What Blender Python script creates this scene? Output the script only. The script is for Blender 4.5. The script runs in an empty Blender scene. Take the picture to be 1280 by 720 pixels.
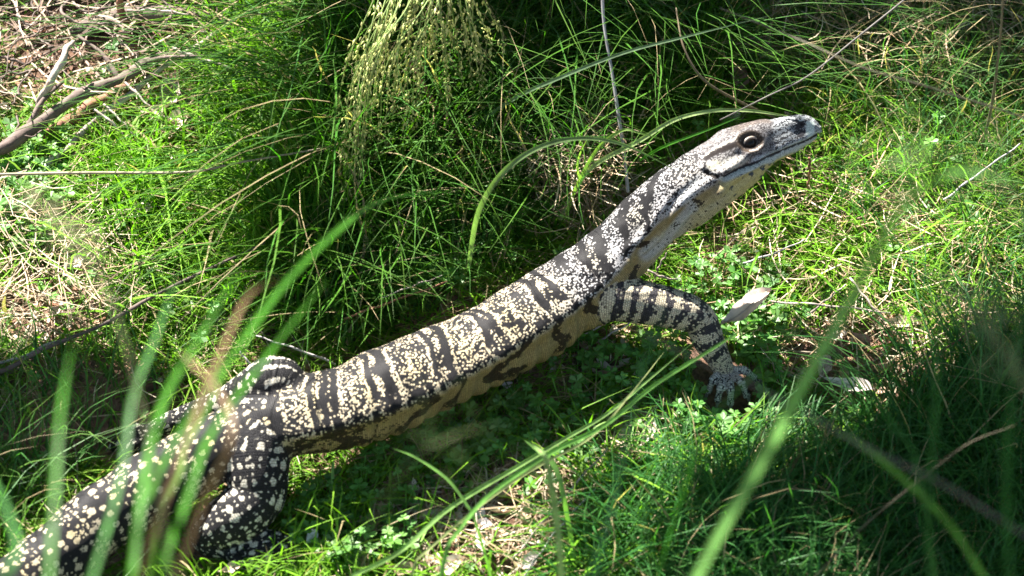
import bpy, math, random
import numpy as np
from mathutils import Vector, noise

random.seed(7)
rng = np.random.default_rng(7)
R = math.radians
scene = bpy.context.scene
C = scene.collection

# ------------------------------------------------------------------ camera, sky, sun, exposure
PITCH, DIST = R(32.0), 3.2
HALF = 0.575 / 3.2
FPX = 640.0 / HALF
FWD = np.array([0, math.cos(PITCH), -math.sin(PITCH)])
UPV = np.array([0, math.sin(PITCH), math.cos(PITCH)])
RIGHT = np.array([1.0, 0, 0])
CAM = -DIST * FWD
cd = bpy.data.cameras.new('camera')
cam = bpy.data.objects.new('camera', cd)
C.objects.link(cam)
cam.location = CAM
cam.rotation_euler = (math.pi / 2 - PITCH, 0, 0)
cd.sensor_width = 36
cd.lens = 18 / HALF
cd.clip_start, cd.clip_end = 0.05, 500
cd.dof.use_dof = True
cd.dof.focus_distance = 3.22
cd.dof.aperture_fstop = 5.0
scene.camera = cam

SUN_EL, SUN_AZ = R(57), R(-46)          # azimuth measured from +Y (away from the camera) towards +X
SUN = np.array([math.sin(SUN_AZ) * math.cos(SUN_EL), math.cos(SUN_AZ) * math.cos(SUN_EL), math.sin(SUN_EL)])
w = bpy.data.worlds.new('World')
scene.world = w
w.use_nodes = True
nt = w.node_tree
bg = nt.nodes['Background']
sky = nt.nodes.new('ShaderNodeTexSky')
sky.sky_type = 'NISHITA'
sky.sun_disc = False
sky.sun_elevation = SUN_EL
sky.sun_rotation = SUN_AZ
nt.links.new(sky.outputs[0], bg.inputs[0])
bg.inputs[1].default_value = 0.05
ld = bpy.data.lights.new('sun', 'SUN')
ld.energy = 5.0
ld.angle = R(0.5)
ld.color = (1.0, 0.95, 0.87)
lo = bpy.data.objects.new('sun', ld)
C.objects.link(lo)
lo.rotation_euler = Vector(SUN).to_track_quat('Z', 'Y').to_euler()
scene.view_settings.view_transform = 'Standard'
scene.view_settings.look = 'None'
scene.view_settings.exposure = 2.7
scene.view_settings.gamma = 1.0

# ------------------------------------------------------------------ geometry helpers
SLOPE = math.tan(R(19))


def base_z(y):
    """the bank: rises away from the camera, flattens out near it"""
    y = np.asarray(y, float)
    return np.where(y > -1.0, y * SLOPE, -SLOPE - (1 - np.exp((y + 1.0))) * 0.12)


def vnoise(x, y, seed=0, n=6):
    """cheap smooth noise from a few rotated sines, about -1..1"""
    r = np.random.default_rng(seed)
    o = np.zeros(np.broadcast(x, y).shape)
    for i in range(n):
        a, p, f = r.uniform(0, 6.28), r.uniform(0, 6.28), r.uniform(0.7, 1.6)
        o = o + np.sin((x * math.cos(a) + y * math.sin(a)) * f * 6.28 + p)
    return o / math.sqrt(n) * 0.75


def ground_z(x, y):
    return base_z(y) + 0.012 * vnoise(x * 1.6, y * 1.6, 3) + 0.006 * vnoise(x * 5, y * 5, 4) + 0.0025 * vnoise(x * 17, y * 17, 5)


def ray(px, py):
    return FWD + (px - 640) / FPX * RIGHT + (360 - py) / FPX * UPV


def at(px, py, h=0.0):
    """the point seen at photo pixel (px, py) that stands h above the bank"""
    d = ray(px, py)
    t = (h - (CAM[2] - CAM[1] * SLOPE)) / (d[2] - d[1] * SLOPE)
    return CAM + d * t


def at_dist(px, py, t):
    return CAM + ray(px, py) * t


def project(P):
    q = np.asarray(P) - CAM
    z = q @ FWD
    return 640 + FPX * (q @ RIGHT) / z, 360 - FPX * (q @ UPV) / z, z


def inside(x, y, poly):
    x, y = np.asarray(x), np.asarray(y)
    c = np.zeros(x.shape, bool)
    n = len(poly)
    for i in range(n):
        x1, y1 = poly[i]
        x2, y2 = poly[i - 1]
        if y1 == y2:
            continue
        c ^= ((y1 > y) != (y2 > y)) & (x < (x2 - x1) * (y - y1) / (y2 - y1) + x1)
    return c


def catmull(pts, n):
    """n points along a Catmull-Rom curve through the rows of pts (any columns)"""
    P = np.asarray(pts, float)
    P = np.vstack([2 * P[0] - P[1], P, 2 * P[-1] - P[-2]])
    m = len(P) - 3
    u = np.linspace(0, m - 1e-9, n)
    i = u.astype(int)
    t = (u - i)[:, None]
    a, b, c, d = P[i], P[i + 1], P[i + 2], P[i + 3]
    return 0.5 * (2 * b + (c - a) * t + (2 * a - 5 * b + 4 * c - d) * t ** 2 + (3 * b - 3 * c + d - a) * t ** 3)


def mesh_from(name, V, quads=None, tris=None, smooth=True):
    me = bpy.data.meshes.new(name)
    V = np.ascontiguousarray(V, np.float32)
    me.vertices.add(len(V))
    me.vertices.foreach_set('co', V.ravel())
    q = np.zeros((0, 4), int) if quads is None else np.asarray(quads, int)
    t = np.zeros((0, 3), int) if tris is None else np.asarray(tris, int)
    idx = np.concatenate([q.ravel(), t.ravel()]).astype(np.int32)
    me.loops.add(len(idx))
    me.loops.foreach_set('vertex_index', idx)
    tot = np.concatenate([np.full(len(q), 4), np.full(len(t), 3)]).astype(np.int32)
    start = np.concatenate([[0], np.cumsum(tot)[:-1]]).astype(np.int32)
    me.polygons.add(len(tot))
    me.polygons.foreach_set('loop_start', start)
    me.polygons.foreach_set('loop_total', tot)
    me.polygons.foreach_set('use_smooth', np.full(len(tot), smooth))
    me.update(calc_edges=True)
    return me


def attr_col(me, name, col):
    a = me.attributes.new(name, 'FLOAT_COLOR', 'POINT')
    c = np.ones((len(me.vertices), 4), np.float32)
    c[:, :3] = col
    a.data.foreach_set('color', c.ravel())


def attr_vec(me, name, v):
    a = me.attributes.new(name, 'FLOAT_VECTOR', 'POINT')
    a.data.foreach_set('vector', np.ascontiguousarray(v, np.float32).ravel())


def attr_f(me, name, v):
    a = me.attributes.new(name, 'FLOAT', 'POINT')
    a.data.foreach_set('value', np.ascontiguousarray(v, np.float32))


def link(name, me, mat, parent=None, label=None, cat=None, group=None, kind=None):
    o = bpy.data.objects.new(name, me)
    C.objects.link(o)
    if mat is not None and me is not None:
        me.materials.append(mat)
    if parent is not None:
        o.parent = parent
    for k, v in (('label', label), ('category', cat), ('group', group), ('kind', kind)):
        if v:
            o[k] = v
    return o


def tube(pts, rad, sides=8, rough=0.0, close=True):
    """V, quads, tris of a round tube through pts with radius per point"""
    P = np.asarray(pts, float)
    n = len(P)
    T = np.gradient(P, axis=0)
    T /= np.linalg.norm(T, axis=1)[:, None] + 1e-12
    ref = np.array([0, 0, 1.0]) if abs(T[0][2]) < 0.9 else np.array([1.0, 0, 0])
    A = np.cross(T, ref)
    A /= np.linalg.norm(A, axis=1)[:, None] + 1e-12
    B = np.cross(T, A)
    th = np.linspace(0, 2 * math.pi, sides, endpoint=False)
    rr = np.asarray(rad, float)[:, None] * (1 + rough * rng.uniform(-1, 1, (n, sides)))
    V = P[:, None] + rr[..., None] * (np.cos(th)[None, :, None] * A[:, None] + np.sin(th)[None, :, None] * B[:, None])
    V = V.reshape(-1, 3)
    i = np.arange(n - 1)[:, None] * sides
    j = np.arange(sides)[None]
    k = (j + 1) % sides
    q = np.stack([i + j, i + k, i + sides + k, i + sides + j], -1).reshape(-1, 4)
    tr = []
    if close:
        V = np.vstack([V, P[0] - T[0] * rad[0] * 0.5, P[-1] + T[-1] * rad[-1] * 0.8])
        a, b = n * sides, n * sides + 1
        for s in range(sides):
            tr.append((a, (s + 1) % sides, s))
            tr.append((b, (n - 1) * sides + s, (n - 1) * sides + (s + 1) % sides))
    return V, q, np.array(tr, int).reshape(-1, 3)


def merge(parts):
    V, Q, T, o = [], [], [], 0
    for v, q, t in parts:
        V.append(v)
        Q.append(np.asarray(q, int).reshape(-1, 4) + o)
        T.append(np.asarray(t, int).reshape(-1, 3) + o)
        o += len(v)
    return np.vstack(V), np.vstack(Q), np.vstack(T)


def ribbon(pts, width, face=None, fold=0.25, twist=0.0):
    """a grass blade: three columns of vertices, folded along the midrib"""
    P = np.asarray(pts, float)
    n = len(P)
    T = np.gradient(P, axis=0)
    T /= np.linalg.norm(T, axis=1)[:, None]
    face = np.array([0.1, -0.8, 0.6]) if face is None else np.asarray(face, float)
    S = np.cross(T, face)
    S /= np.linalg.norm(S, axis=1)[:, None]
    N = np.cross(S, T)
    if twist:
        a = np.linspace(0, twist, n)[:, None]
        S, N = S * np.cos(a) + N * np.sin(a), N * np.cos(a) - S * np.sin(a)
    wd = np.asarray(width, float)[:, None] * 0.5
    V = np.stack([P - S * wd + N * wd * fold, P, P + S * wd + N * wd * fold], 1).reshape(-1, 3)
    i = np.arange(n - 1)[:, None] * 3
    j = np.array([[0, 1]])
    q = np.stack([i + j, i + j + 1, i + j + 4, i + j + 3], -1).reshape(-1, 4)
    return V, q, np.zeros((0, 3), int)


# ------------------------------------------------------------------ materials
def nodes(name):
    m = bpy.data.materials.new(name)
    m.use_nodes = True
    t = m.node_tree
    t.nodes.clear()
    out = t.nodes.new('ShaderNodeOutputMaterial')

    def N(kind, **kw):
        n = t.nodes.new('ShaderNode' + kind)
        for k, v in kw.items():
            if k.startswith('i_'):
                key = k[2:]
                key = int(key) if key.isdigit() else key.replace('_', ' ')
                n.inputs[key].default_value = v
            else:
                setattr(n, k, v)
        return n

    def L(a, b):
        t.links.new(a, b)
    return m, t, out, N, L


def leaf_material(name, color=None, rough=0.42, trans=0.42, spec=0.5, vary=0.25, tscale=(1.0, 1.25, 0.45)):
    """thin leaf: glossy diffuse face plus light let through; colour from the Col attribute or fixed"""
    m, t, out, N, L = nodes(name)
    tc = N('TexCoord')
    nz = N('TexNoise', i_Scale=60.0, i_Detail=3.0)
    L(tc.outputs['Object'], nz.inputs['Vector'])
    mr = N('MapRange', i_3=1.0 - vary, i_4=1.0 + vary)
    mr.inputs[1].default_value, mr.inputs[2].default_value = 0.3, 0.7
    L(nz.outputs[0], mr.inputs[0])
    if color is None:
        src = N('Attribute', attribute_name='Col').outputs['Color']
    else:
        rgb = N('RGB')
        rgb.outputs[0].default_value = (*color, 1)
        src = rgb.outputs[0]
    sc = N('VectorMath', operation='SCALE')
    L(src, sc.inputs[0])
    L(mr.outputs[0], sc.inputs['Scale'])
    pb = N('BsdfPrincipled', i_Roughness=rough)
    pb.inputs['Specular IOR Level'].default_value = spec
    L(sc.outputs[0], pb.inputs['Base Color'])
    tm = N('VectorMath', operation='MULTIPLY')
    tm.inputs[1].default_value = tscale
    L(sc.outputs[0], tm.inputs[0])
    tr = N('BsdfTranslucent')
    L(tm.outputs[0], tr.inputs[0])
    mx = N('MixShader', i_0=trans)
    L(pb.outputs[0], mx.inputs[1])
    L(tr.outputs[0], mx.inputs[2])
    L(mx.outputs[0], out.inputs[0])
    return m


def bark_material(name, c1, c2, scale=30.0, stretch=(1, 1, 1), rough=0.85, bump=0.4):
    m, t, out, N, L = nodes(name)
    tc = N('TexCoord')
    mp = N('Mapping')
    mp.inputs['Scale'].default_value = stretch
    L(tc.outputs['Object'], mp.inputs[0])
    nz = N('TexNoise', i_Scale=scale, i_Detail=6.0, i_Roughness=0.65)
    L(mp.outputs[0], nz.inputs['Vector'])
    cr = N('ValToRGB')
    cr.color_ramp.elements[0].position, cr.color_ramp.elements[1].position = 0.35, 0.68
    cr.color_ramp.elements[0].color = (*c1, 1)
    cr.color_ramp.elements[1].color = (*c2, 1)
    L(nz.outputs[0], cr.inputs[0])
    pb = N('BsdfPrincipled', i_Roughness=rough)
    L(cr.outputs[0], pb.inputs['Base Color'])
    n2 = N('TexNoise', i_Scale=scale * 5, i_Detail=4.0)
    L(mp.outputs[0], n2.inputs['Vector'])
    bp = N('Bump', i_Strength=bump, i_Distance=0.002)
    L(n2.outputs[0], bp.inputs['Height'])
    L(bp.outputs[0], pb.inputs['Normal'])
    L(pb.outputs[0], out.inputs[0])
    return m


M_GRASS = leaf_material('grass_green', rough=.5, spec=.22, trans=.45)
M_DRY = leaf_material('dry_straw', rough=0.6, trans=0.2, spec=0.3, tscale=(1, 1, 0.9))
M_CLOVER = leaf_material('clover_leaf', rough=0.5, trans=0.38)
M_BLADE = leaf_material('tall_blade', rough=0.5, trans=0.45, vary=0.35, spec=.3)
M_DEAD = leaf_material('dead_leaf', rough=0.55, trans=0.12, spec=0.4, vary=0.35, tscale=(1, 0.9, 0.7))
M_CANOPY = leaf_material('shade_canopy_leaf', color=(0.06, 0.10, 0.035), trans=0.25)  # leaves of the unseen canopy added for shade
M_BARK = bark_material('stick_bark', (0.045, 0.03, 0.024), (0.14, 0.10, 0.085))
M_PALE = bark_material('weathered_stick', (0.16, 0.12, 0.10), (0.46, 0.40, 0.35), 45)
M_STUMP = bark_material('red_brown_bark', (0.09, 0.035, 0.02), (0.30, 0.14, 0.08), 25)
M_TWIG = bark_material('grey_stalk', (0.22, 0.20, 0.20), (0.40, 0.37, 0.36), 60)
M_CLOD = bark_material('soil_clod', (0.07, 0.035, 0.022), (0.24, 0.13, 0.085), 60, bump=0.9)


def soil_material():
    m, t, out, N, L = nodes('soil')
    tc = N('TexCoord')
    n1 = N('TexNoise', i_Scale=7.0, i_Detail=8.0, i_Roughness=0.7)
    n2 = N('TexNoise', i_Scale=110.0, i_Detail=5.0, i_Roughness=0.7)
    L(tc.outputs['Object'], n1.inputs['Vector'])
    L(tc.outputs['Object'], n2.inputs['Vector'])
    c1 = N('ValToRGB')
    e = c1.color_ramp.elements
    e[0].position, e[1].position = 0.36, 0.66
    e[0].color = (0.075, 0.038, 0.024, 1)
    e[1].color = (0.25, 0.15, 0.10, 1)
    L(n1.outputs[0], c1.inputs[0])
    c2 = N('ValToRGB')
    c2.color_ramp.elements[0].position, c2.color_ramp.elements[1].position = 0.35, 0.7
    c2.color_ramp.elements[0].color = (0.35, 0.33, 0.3, 1)
    c2.color_ramp.elements[1].color = (1.5, 1.4, 1.3, 1)
    L(n2.outputs[0], c2.inputs[0])
    mu = N('VectorMath', operation='MULTIPLY')
    L(c1.outputs[0], mu.inputs[0])
    L(c2.outputs[0], mu.inputs[1])
    pb = N('BsdfPrincipled', i_Roughness=0.95)
    L(mu.outputs[0], pb.inputs['Base Color'])
    bp = N('Bump', i_Strength=0.9, i_Distance=0.006)
    L(n2.outputs[0], bp.inputs['Height'])
    L(bp.outputs[0], pb.inputs['Normal'])
    L(pb.outputs[0], out.inputs[0])
    return m


# ------------------------------------------------------------------ ground
def build_ground():
    fine = np.arange(-1.6, 1.6001, 0.0125)
    gx = np.concatenate([[-400, -120, -40, -15, -8, -4, -2.4], fine, [2.4, 4, 8, 15, 40, 120, 400]])
    gy = np.concatenate([[-400, -120, -40, -15, -8, -5, -3.5, -2.4], np.arange(-1.8, 2.4001, 0.0125), [3.5, 5, 8, 15, 40, 120, 400]])
    X, Y = np.meshgrid(gx, gy)
    Z = ground_z(X, Y)
    far = Y > 3.5
    Z = np.where(far, 3.5 * SLOPE + (Y - 3.5) * 0.02, Z)
    n, k = X.shape
    i = np.arange(n - 1)[:, None] * k + np.arange(k - 1)[None]
    q = np.stack([i, i + 1, i + k + 1, i + k], -1).reshape(-1, 4)
    me = mesh_from('ground', np.stack([X, Y, Z], -1).reshape(-1, 3), q)
    link('ground', me, soil_material(), label='reddish brown soil bank under the grass', kind='structure')


build_ground()

# ------------------------------------------------------------------ the lizard (lace monitor)
# one row per station from the tail to the snout: upper edge px, lower edge px, height of the centre above the bank
STN = [
    (-420, 930, -400, 956, .012), (-260, 850, -228, 895, .020), (-120, 775, -80, 835, .032),
    (-50, 732, -6, 797, .038), (25, 680, 71, 747, .044), (100, 616, 148, 686, .050), (173, 567, 224, 638, .058),
    (245, 525, 288, 602, .070), (305, 495, 345, 580, .082), (370, 470, 404, 574, .085), (440, 446, 480, 556, .084),
    (505, 420, 549, 532, .082), (575, 388, 622, 492, .082), (640, 352, 690, 450, .086), (690, 322, 744, 414, .094),
    (727, 297, 783, 376, .106), (762, 268, 812, 334, .122), (800, 233, 846, 298, .142), (845, 199, 893, 268, .158),
    (878, 179, 920, 244, .166), (902, 164, 944, 226, .170), (922, 155, 958, 213, .172), (940, 151.5, 972, 203, .173),
    (957, 152, 984, 195, .174), (974, 148, 997, 187, .174), (992, 145, 1008, 181, .174), (1007, 145, 1015, 177, .173),
    (1017, 148, 1021, 172, .173),
]
OUTLINE = [(s[0], s[1]) for s in STN] + [(1027, 158)] + [(s[2], s[3]) for s in reversed(STN)]
st = np.array(STN, float)
NB = 460
d = catmull(np.stack([(st[:, 0] + st[:, 2]) / 2, (st[:, 1] + st[:, 3]) / 2, np.hypot(st[:, 2] - st[:, 0], st[:, 3] - st[:, 1]) / 2, st[:, 4]], 1), NB)
d[:, 3] *= np.interp(d[:, 0], [740, 860, 900, 1020], [1.0, 1.12, 1.14, 1.14])
BC = np.array([at(a, b, h) for a, b, _, h in d])
BPX = d[:, 0]
BR = d[:, 2] / FPX * ((BC - CAM) @ FWD)
BT = np.gradient(BC, axis=0)
BT /= np.linalg.norm(BT, axis=1)[:, None]
GN = np.array([0, -SLOPE, 1.0])
GN /= np.linalg.norm(GN)
BS = np.cross(BT, GN)                    # points to the lizard's right, the side the camera sees
BS /= np.linalg.norm(BS, axis=1)[:, None]
BU = np.cross(BS, BT)
# roll: how far the back is turned away from the viewer along the animal (it leans on the slope, head cocked)
_c = CAM - BC
_al = np.arctan2((_c * BS).sum(1), (_c * BU).sum(1))
_want = np.interp(BPX, [-400, 100, 300, 600, 760, 880, 1020], np.radians([62, 66, 70, 75, 76, 78, 78]))
_rl = (_al - _want)[:, None]
BS, BU = BS * np.cos(_rl) - BU * np.sin(_rl), BU * np.cos(_rl) + BS * np.sin(_rl)
BLEN = np.concatenate([[0], np.cumsum(np.linalg.norm(np.diff(BC, axis=0), axis=1))])


def interp_px(px, xs, ys):
    return np.interp(px, xs, ys)


def body_sweep():
    nth = 56
    ph = np.linspace(-math.pi, math.pi, nth, endpoint=False)     # 0 = back, +-pi = belly
    aph = np.abs(ph)
    # how strongly the flank folds over the belly, and how much wider than high the section is
    fold = interp_px(BPX, [250, 380, 720, 800, 880], [0.0, 1.0, 1.0, 0.5, 0.0])
    wide = interp_px(BPX, [-100, 200, 330, 600, 740, 820, 900, 935, 975, 1015], [0.97, 1.0, 1.06, 1.08, 1.04, .98, 1.0, .95, .88, .92])
    tall = interp_px(BPX, [-100, 200, 330, 600, 740, 820, 900, 935, 975, 1015], [1.03, 1.0, .95, .95, .97, 1.0, 1.0, 1.02, 1.04, 1.0])
    rad = np.ones((NB, nth))
    f = 0.08 * np.exp(-((aph - 1.55) / 0.22) ** 2) - 0.12 * np.clip((aph - 1.66) / 0.30, 0, 1)
    rad += fold[:, None] * f[None]
    head = interp_px(BPX, [895, 925, 1000, 1020], [0, 1, 1, .6])
    # head: flat crown, steep cheeks, brow ridge
    f2 = -0.07 * np.exp(-(aph / 0.45) ** 2) + 0.06 * np.exp(-((aph - 0.75) / 0.28) ** 2) - 0.05 * np.exp(-((aph - 1.35) / 0.3) ** 2)
    rad += head[:, None] * f2[None]
    # loose skin folds on neck and flank
    for i in range(NB):
        k = interp_px(BPX[i], [690, 740, 840, 880], [0, 1, 1, 0])
        if k > 0:
            rad[i] += 0.016 * k * np.sin(BLEN[i] * 420 + aph * 3.0) * np.clip(aph - 0.8, 0, 1)
        rad[i] += 0.008 * np.sin(BLEN[i] * 95 + aph * 2) * np.clip(aph, 0, 1)
    rr = BR[:, None] * rad
    x = rr * np.sin(ph)[None] * wide[:, None]
    z = rr * np.cos(ph)[None] * tall[:, None]
    V = BC[:, None] + x[..., None] * BS[:, None] + z[..., None] * BU[:, None]
    V = V.reshape(-1, 3)
    i = np.arange(NB - 1)[:, None] * nth
    j = np.arange(nth)[None]
    k = (j + 1) % nth
    q = np.stack([i + j, i + k, i + nth + k, i + nth + j], -1).reshape(-1, 4)
    V = np.vstack([V, BC[0] - BT[0] * BR[0], BC[-1] + BT[-1] * BR[-1] * 0.72])
    a, b = NB * nth, NB * nth + 1
    t = []
    for s in range(nth):
        t.append((a, (s + 1) % nth, s))
        t.append((b, (NB - 1) * nth + s, (NB - 1) * nth + (s + 1) % nth))
    return V, q, np.array(t)


# limbs: px, py, height, radius (m)
LIMBS = {
    'hind_near': [(332, 528, .085, .040), (322, 562, .078, .037), (322, 592, .066, .033), (322, 618, .052, .030), (302, 640, .042, .030), (278, 656, .032, .0265), (260, 669, .022, .0205), (272, 682, .012, .014), (300, 684, .010, .013)],
    'hind_far': [(352, 505, .080, .032), (352, 480, .110, .027), (338, 477, .112, .027), (315, 488, .095, .023), (285, 503, .070, .018), (248, 516, .045, .0145), (210, 530, .026, .012), (188, 542, .014, .011)],
    'arm_near': [(738, 372, .098, .034), (765, 371, .102, .027), (800, 377, .098, .0240), (838, 385, .092, .0220), (862, 392, .086, .0205), (876, 402, .076, .0185), (885, 424, .058, .0175), (896, 444, .040, .0140), (904, 459, .026, .0115), (909, 467, .018, .0085)],
    'arm_far': [(735, 340, .085, .028), (722, 356, .055, .021), (708, 372, .028, .015), (722, 392, .008, .012)],
}
FINGERS = {   # from, over, tip (px, py, h), radius
    'hind_near': [[(296, 682, .014), (322, 668, .026), (346, 668, .010)], [(300, 684, .014), (338, 672, .026), (376, 676, .008)], [(300, 686, .014), (338, 684, .024), (378, 690, .008)], [(296, 688, .014), (326, 696, .022), (360, 704, .008)], [(284, 690, .012), (298, 702, .018), (322, 712, .006)]],
    'hind_far': [[(190, 540, .016), (172, 536, .022), (152, 545, .008)], [(188, 542, .016), (165, 546, .022), (140, 560, .008)], [(188, 544, .016), (168, 556, .020), (150, 572, .008)], [(192, 546, .014), (184, 560, .018), (172, 578, .006)]],
    'arm_near': [[(904, 462, .022), (892, 474, .026), (885, 490, .012)], [(907, 467, .020), (901, 483, .026), (897, 502, .012)], [(909, 468, .020), (913, 485, .026), (913, 506, .010)], [(911, 466, .020), (926, 477, .026), (934, 496, .010)], [(910, 462, .022), (930, 463, .026), (947, 475, .010)]],
    'arm_far': [[(722, 392, .012), (735, 396, .014), (748, 402, .006)], [(722, 392, .012), (730, 402, .014), (738, 410, .006)]],
}
CHAINS = {}
for k, rows in LIMBS.items():
    rr = catmull(rows, 70)
    P = np.array([at(a, b, h) for a, b, h, _ in rr])
    CHAINS[k] = (P, rr[:, 3])
claw_spots = []
toe_parts = []
TOEC = {}
for k, fl in FINGERS.items():
    for f in fl:
        rr = catmull(f, 22)
        P = np.array([at(*r) for r in rr])
        rad = np.linspace(.0072, .0052, 22) if 'hind' in k else np.linspace(.0050, .0040, 22)
        knuckle = 1 + 0.12 * np.cos(np.linspace(0, 4 * math.pi, 22))
        toe_parts.append(tube(P, rad * knuckle, 10))
        claw_spots.append((k, P[-1], P[-1] - P[-4]))
        TOEC.setdefault(k, []).append((P, rad))


def laplace(V, E, wgt, it):
    """weighted smoothing over mesh edges"""
    n = len(V)
    for _ in range(it):
        acc = np.zeros_like(V)
        for c in range(3):
            acc[:, c] = np.bincount(E[:, 0], V[E[:, 1], c], n) + np.bincount(E[:, 1], V[E[:, 0], c], n)
        cnt = np.bincount(E[:, 0], minlength=n) + np.bincount(E[:, 1], minlength=n)
        avg = acc / cnt[:, None]
        V = V + (avg - V) * wgt[:, None]
    return V


def nearest(V, P):
    best = np.full(len(V), 1e9)
    idx = np.zeros(len(V), int)
    for a in range(0, len(V), 20000):
        D = ((V[a:a + 20000, None] - P[None]) ** 2).sum(-1)
        idx[a:a + 20000] = D.argmin(1)
        best[a:a + 20000] = np.sqrt(D.min(1))
    return idx, best


def smooth01(x, a, b):
    t = np.clip((x - a) / (b - a), 0, 1)
    return t * t * (3 - 2 * t)


def seg_dist(x, y, line):
    """pixel distance to a polyline, and the position along it (0..1)"""
    d = np.full(x.shape, 1e9)
    u = np.zeros(x.shape)
    m = len(line) - 1
    for i in range(m):
        ax, ay = line[i]
        bx, by = line[i + 1]
        vx, vy = bx - ax, by - ay
        t = np.clip(((x - ax) * vx + (y - ay) * vy) / (vx * vx + vy * vy), 0, 1)
        dd = np.hypot(x - ax - t * vx, y - ay - t * vy)
        g = dd < d
        d = np.where(g, dd, d)
        u = np.where(g, (i + t) / m, u)
    return d, u


MOUTH = [(1023, 168), (1013, 173), (995, 182), (967, 193), (947, 202), (923, 212), (905, 221)]
STRIPE = [(929, 179), (912, 184), (896, 190), (882, 197)]
EARL = [(881, 213), (887, 218), (897, 221)]
EYE = (937.5, 177.5)


def cells_noise(a, b, seed):
    r = np.random.default_rng(seed)
    tab = r.random((64, 64, 3))
    return tab[np.mod(a, 64).astype(int), np.mod(b, 64).astype(int)]


def spots(s, v, sp_s, sp_v, size, seed):
    """round spots on a jittered grid; s, v in metres; returns 0..1"""
    out = np.zeros(s.shape)
    a, b = np.floor(s / sp_s), np.floor(v / sp_v)
    for da in (-1, 0, 1):
        for db in (-1, 0, 1):
            j = cells_noise(a + da, b + db, seed)
            cx = (a + da + 0.5 + (j[..., 0] - .5) * .22) * sp_s
            cy = (b + db + 0.5 + (j[..., 1] - .5) * .6) * sp_v
            rr = size * (0.45 + 0.75 * j[..., 2])
            dd = np.hypot((s - cx), (v - cy) * 1.1)
            out = np.maximum(out, smooth01(-(dd - rr), -0.0012, 0.0012))
    return out


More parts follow.
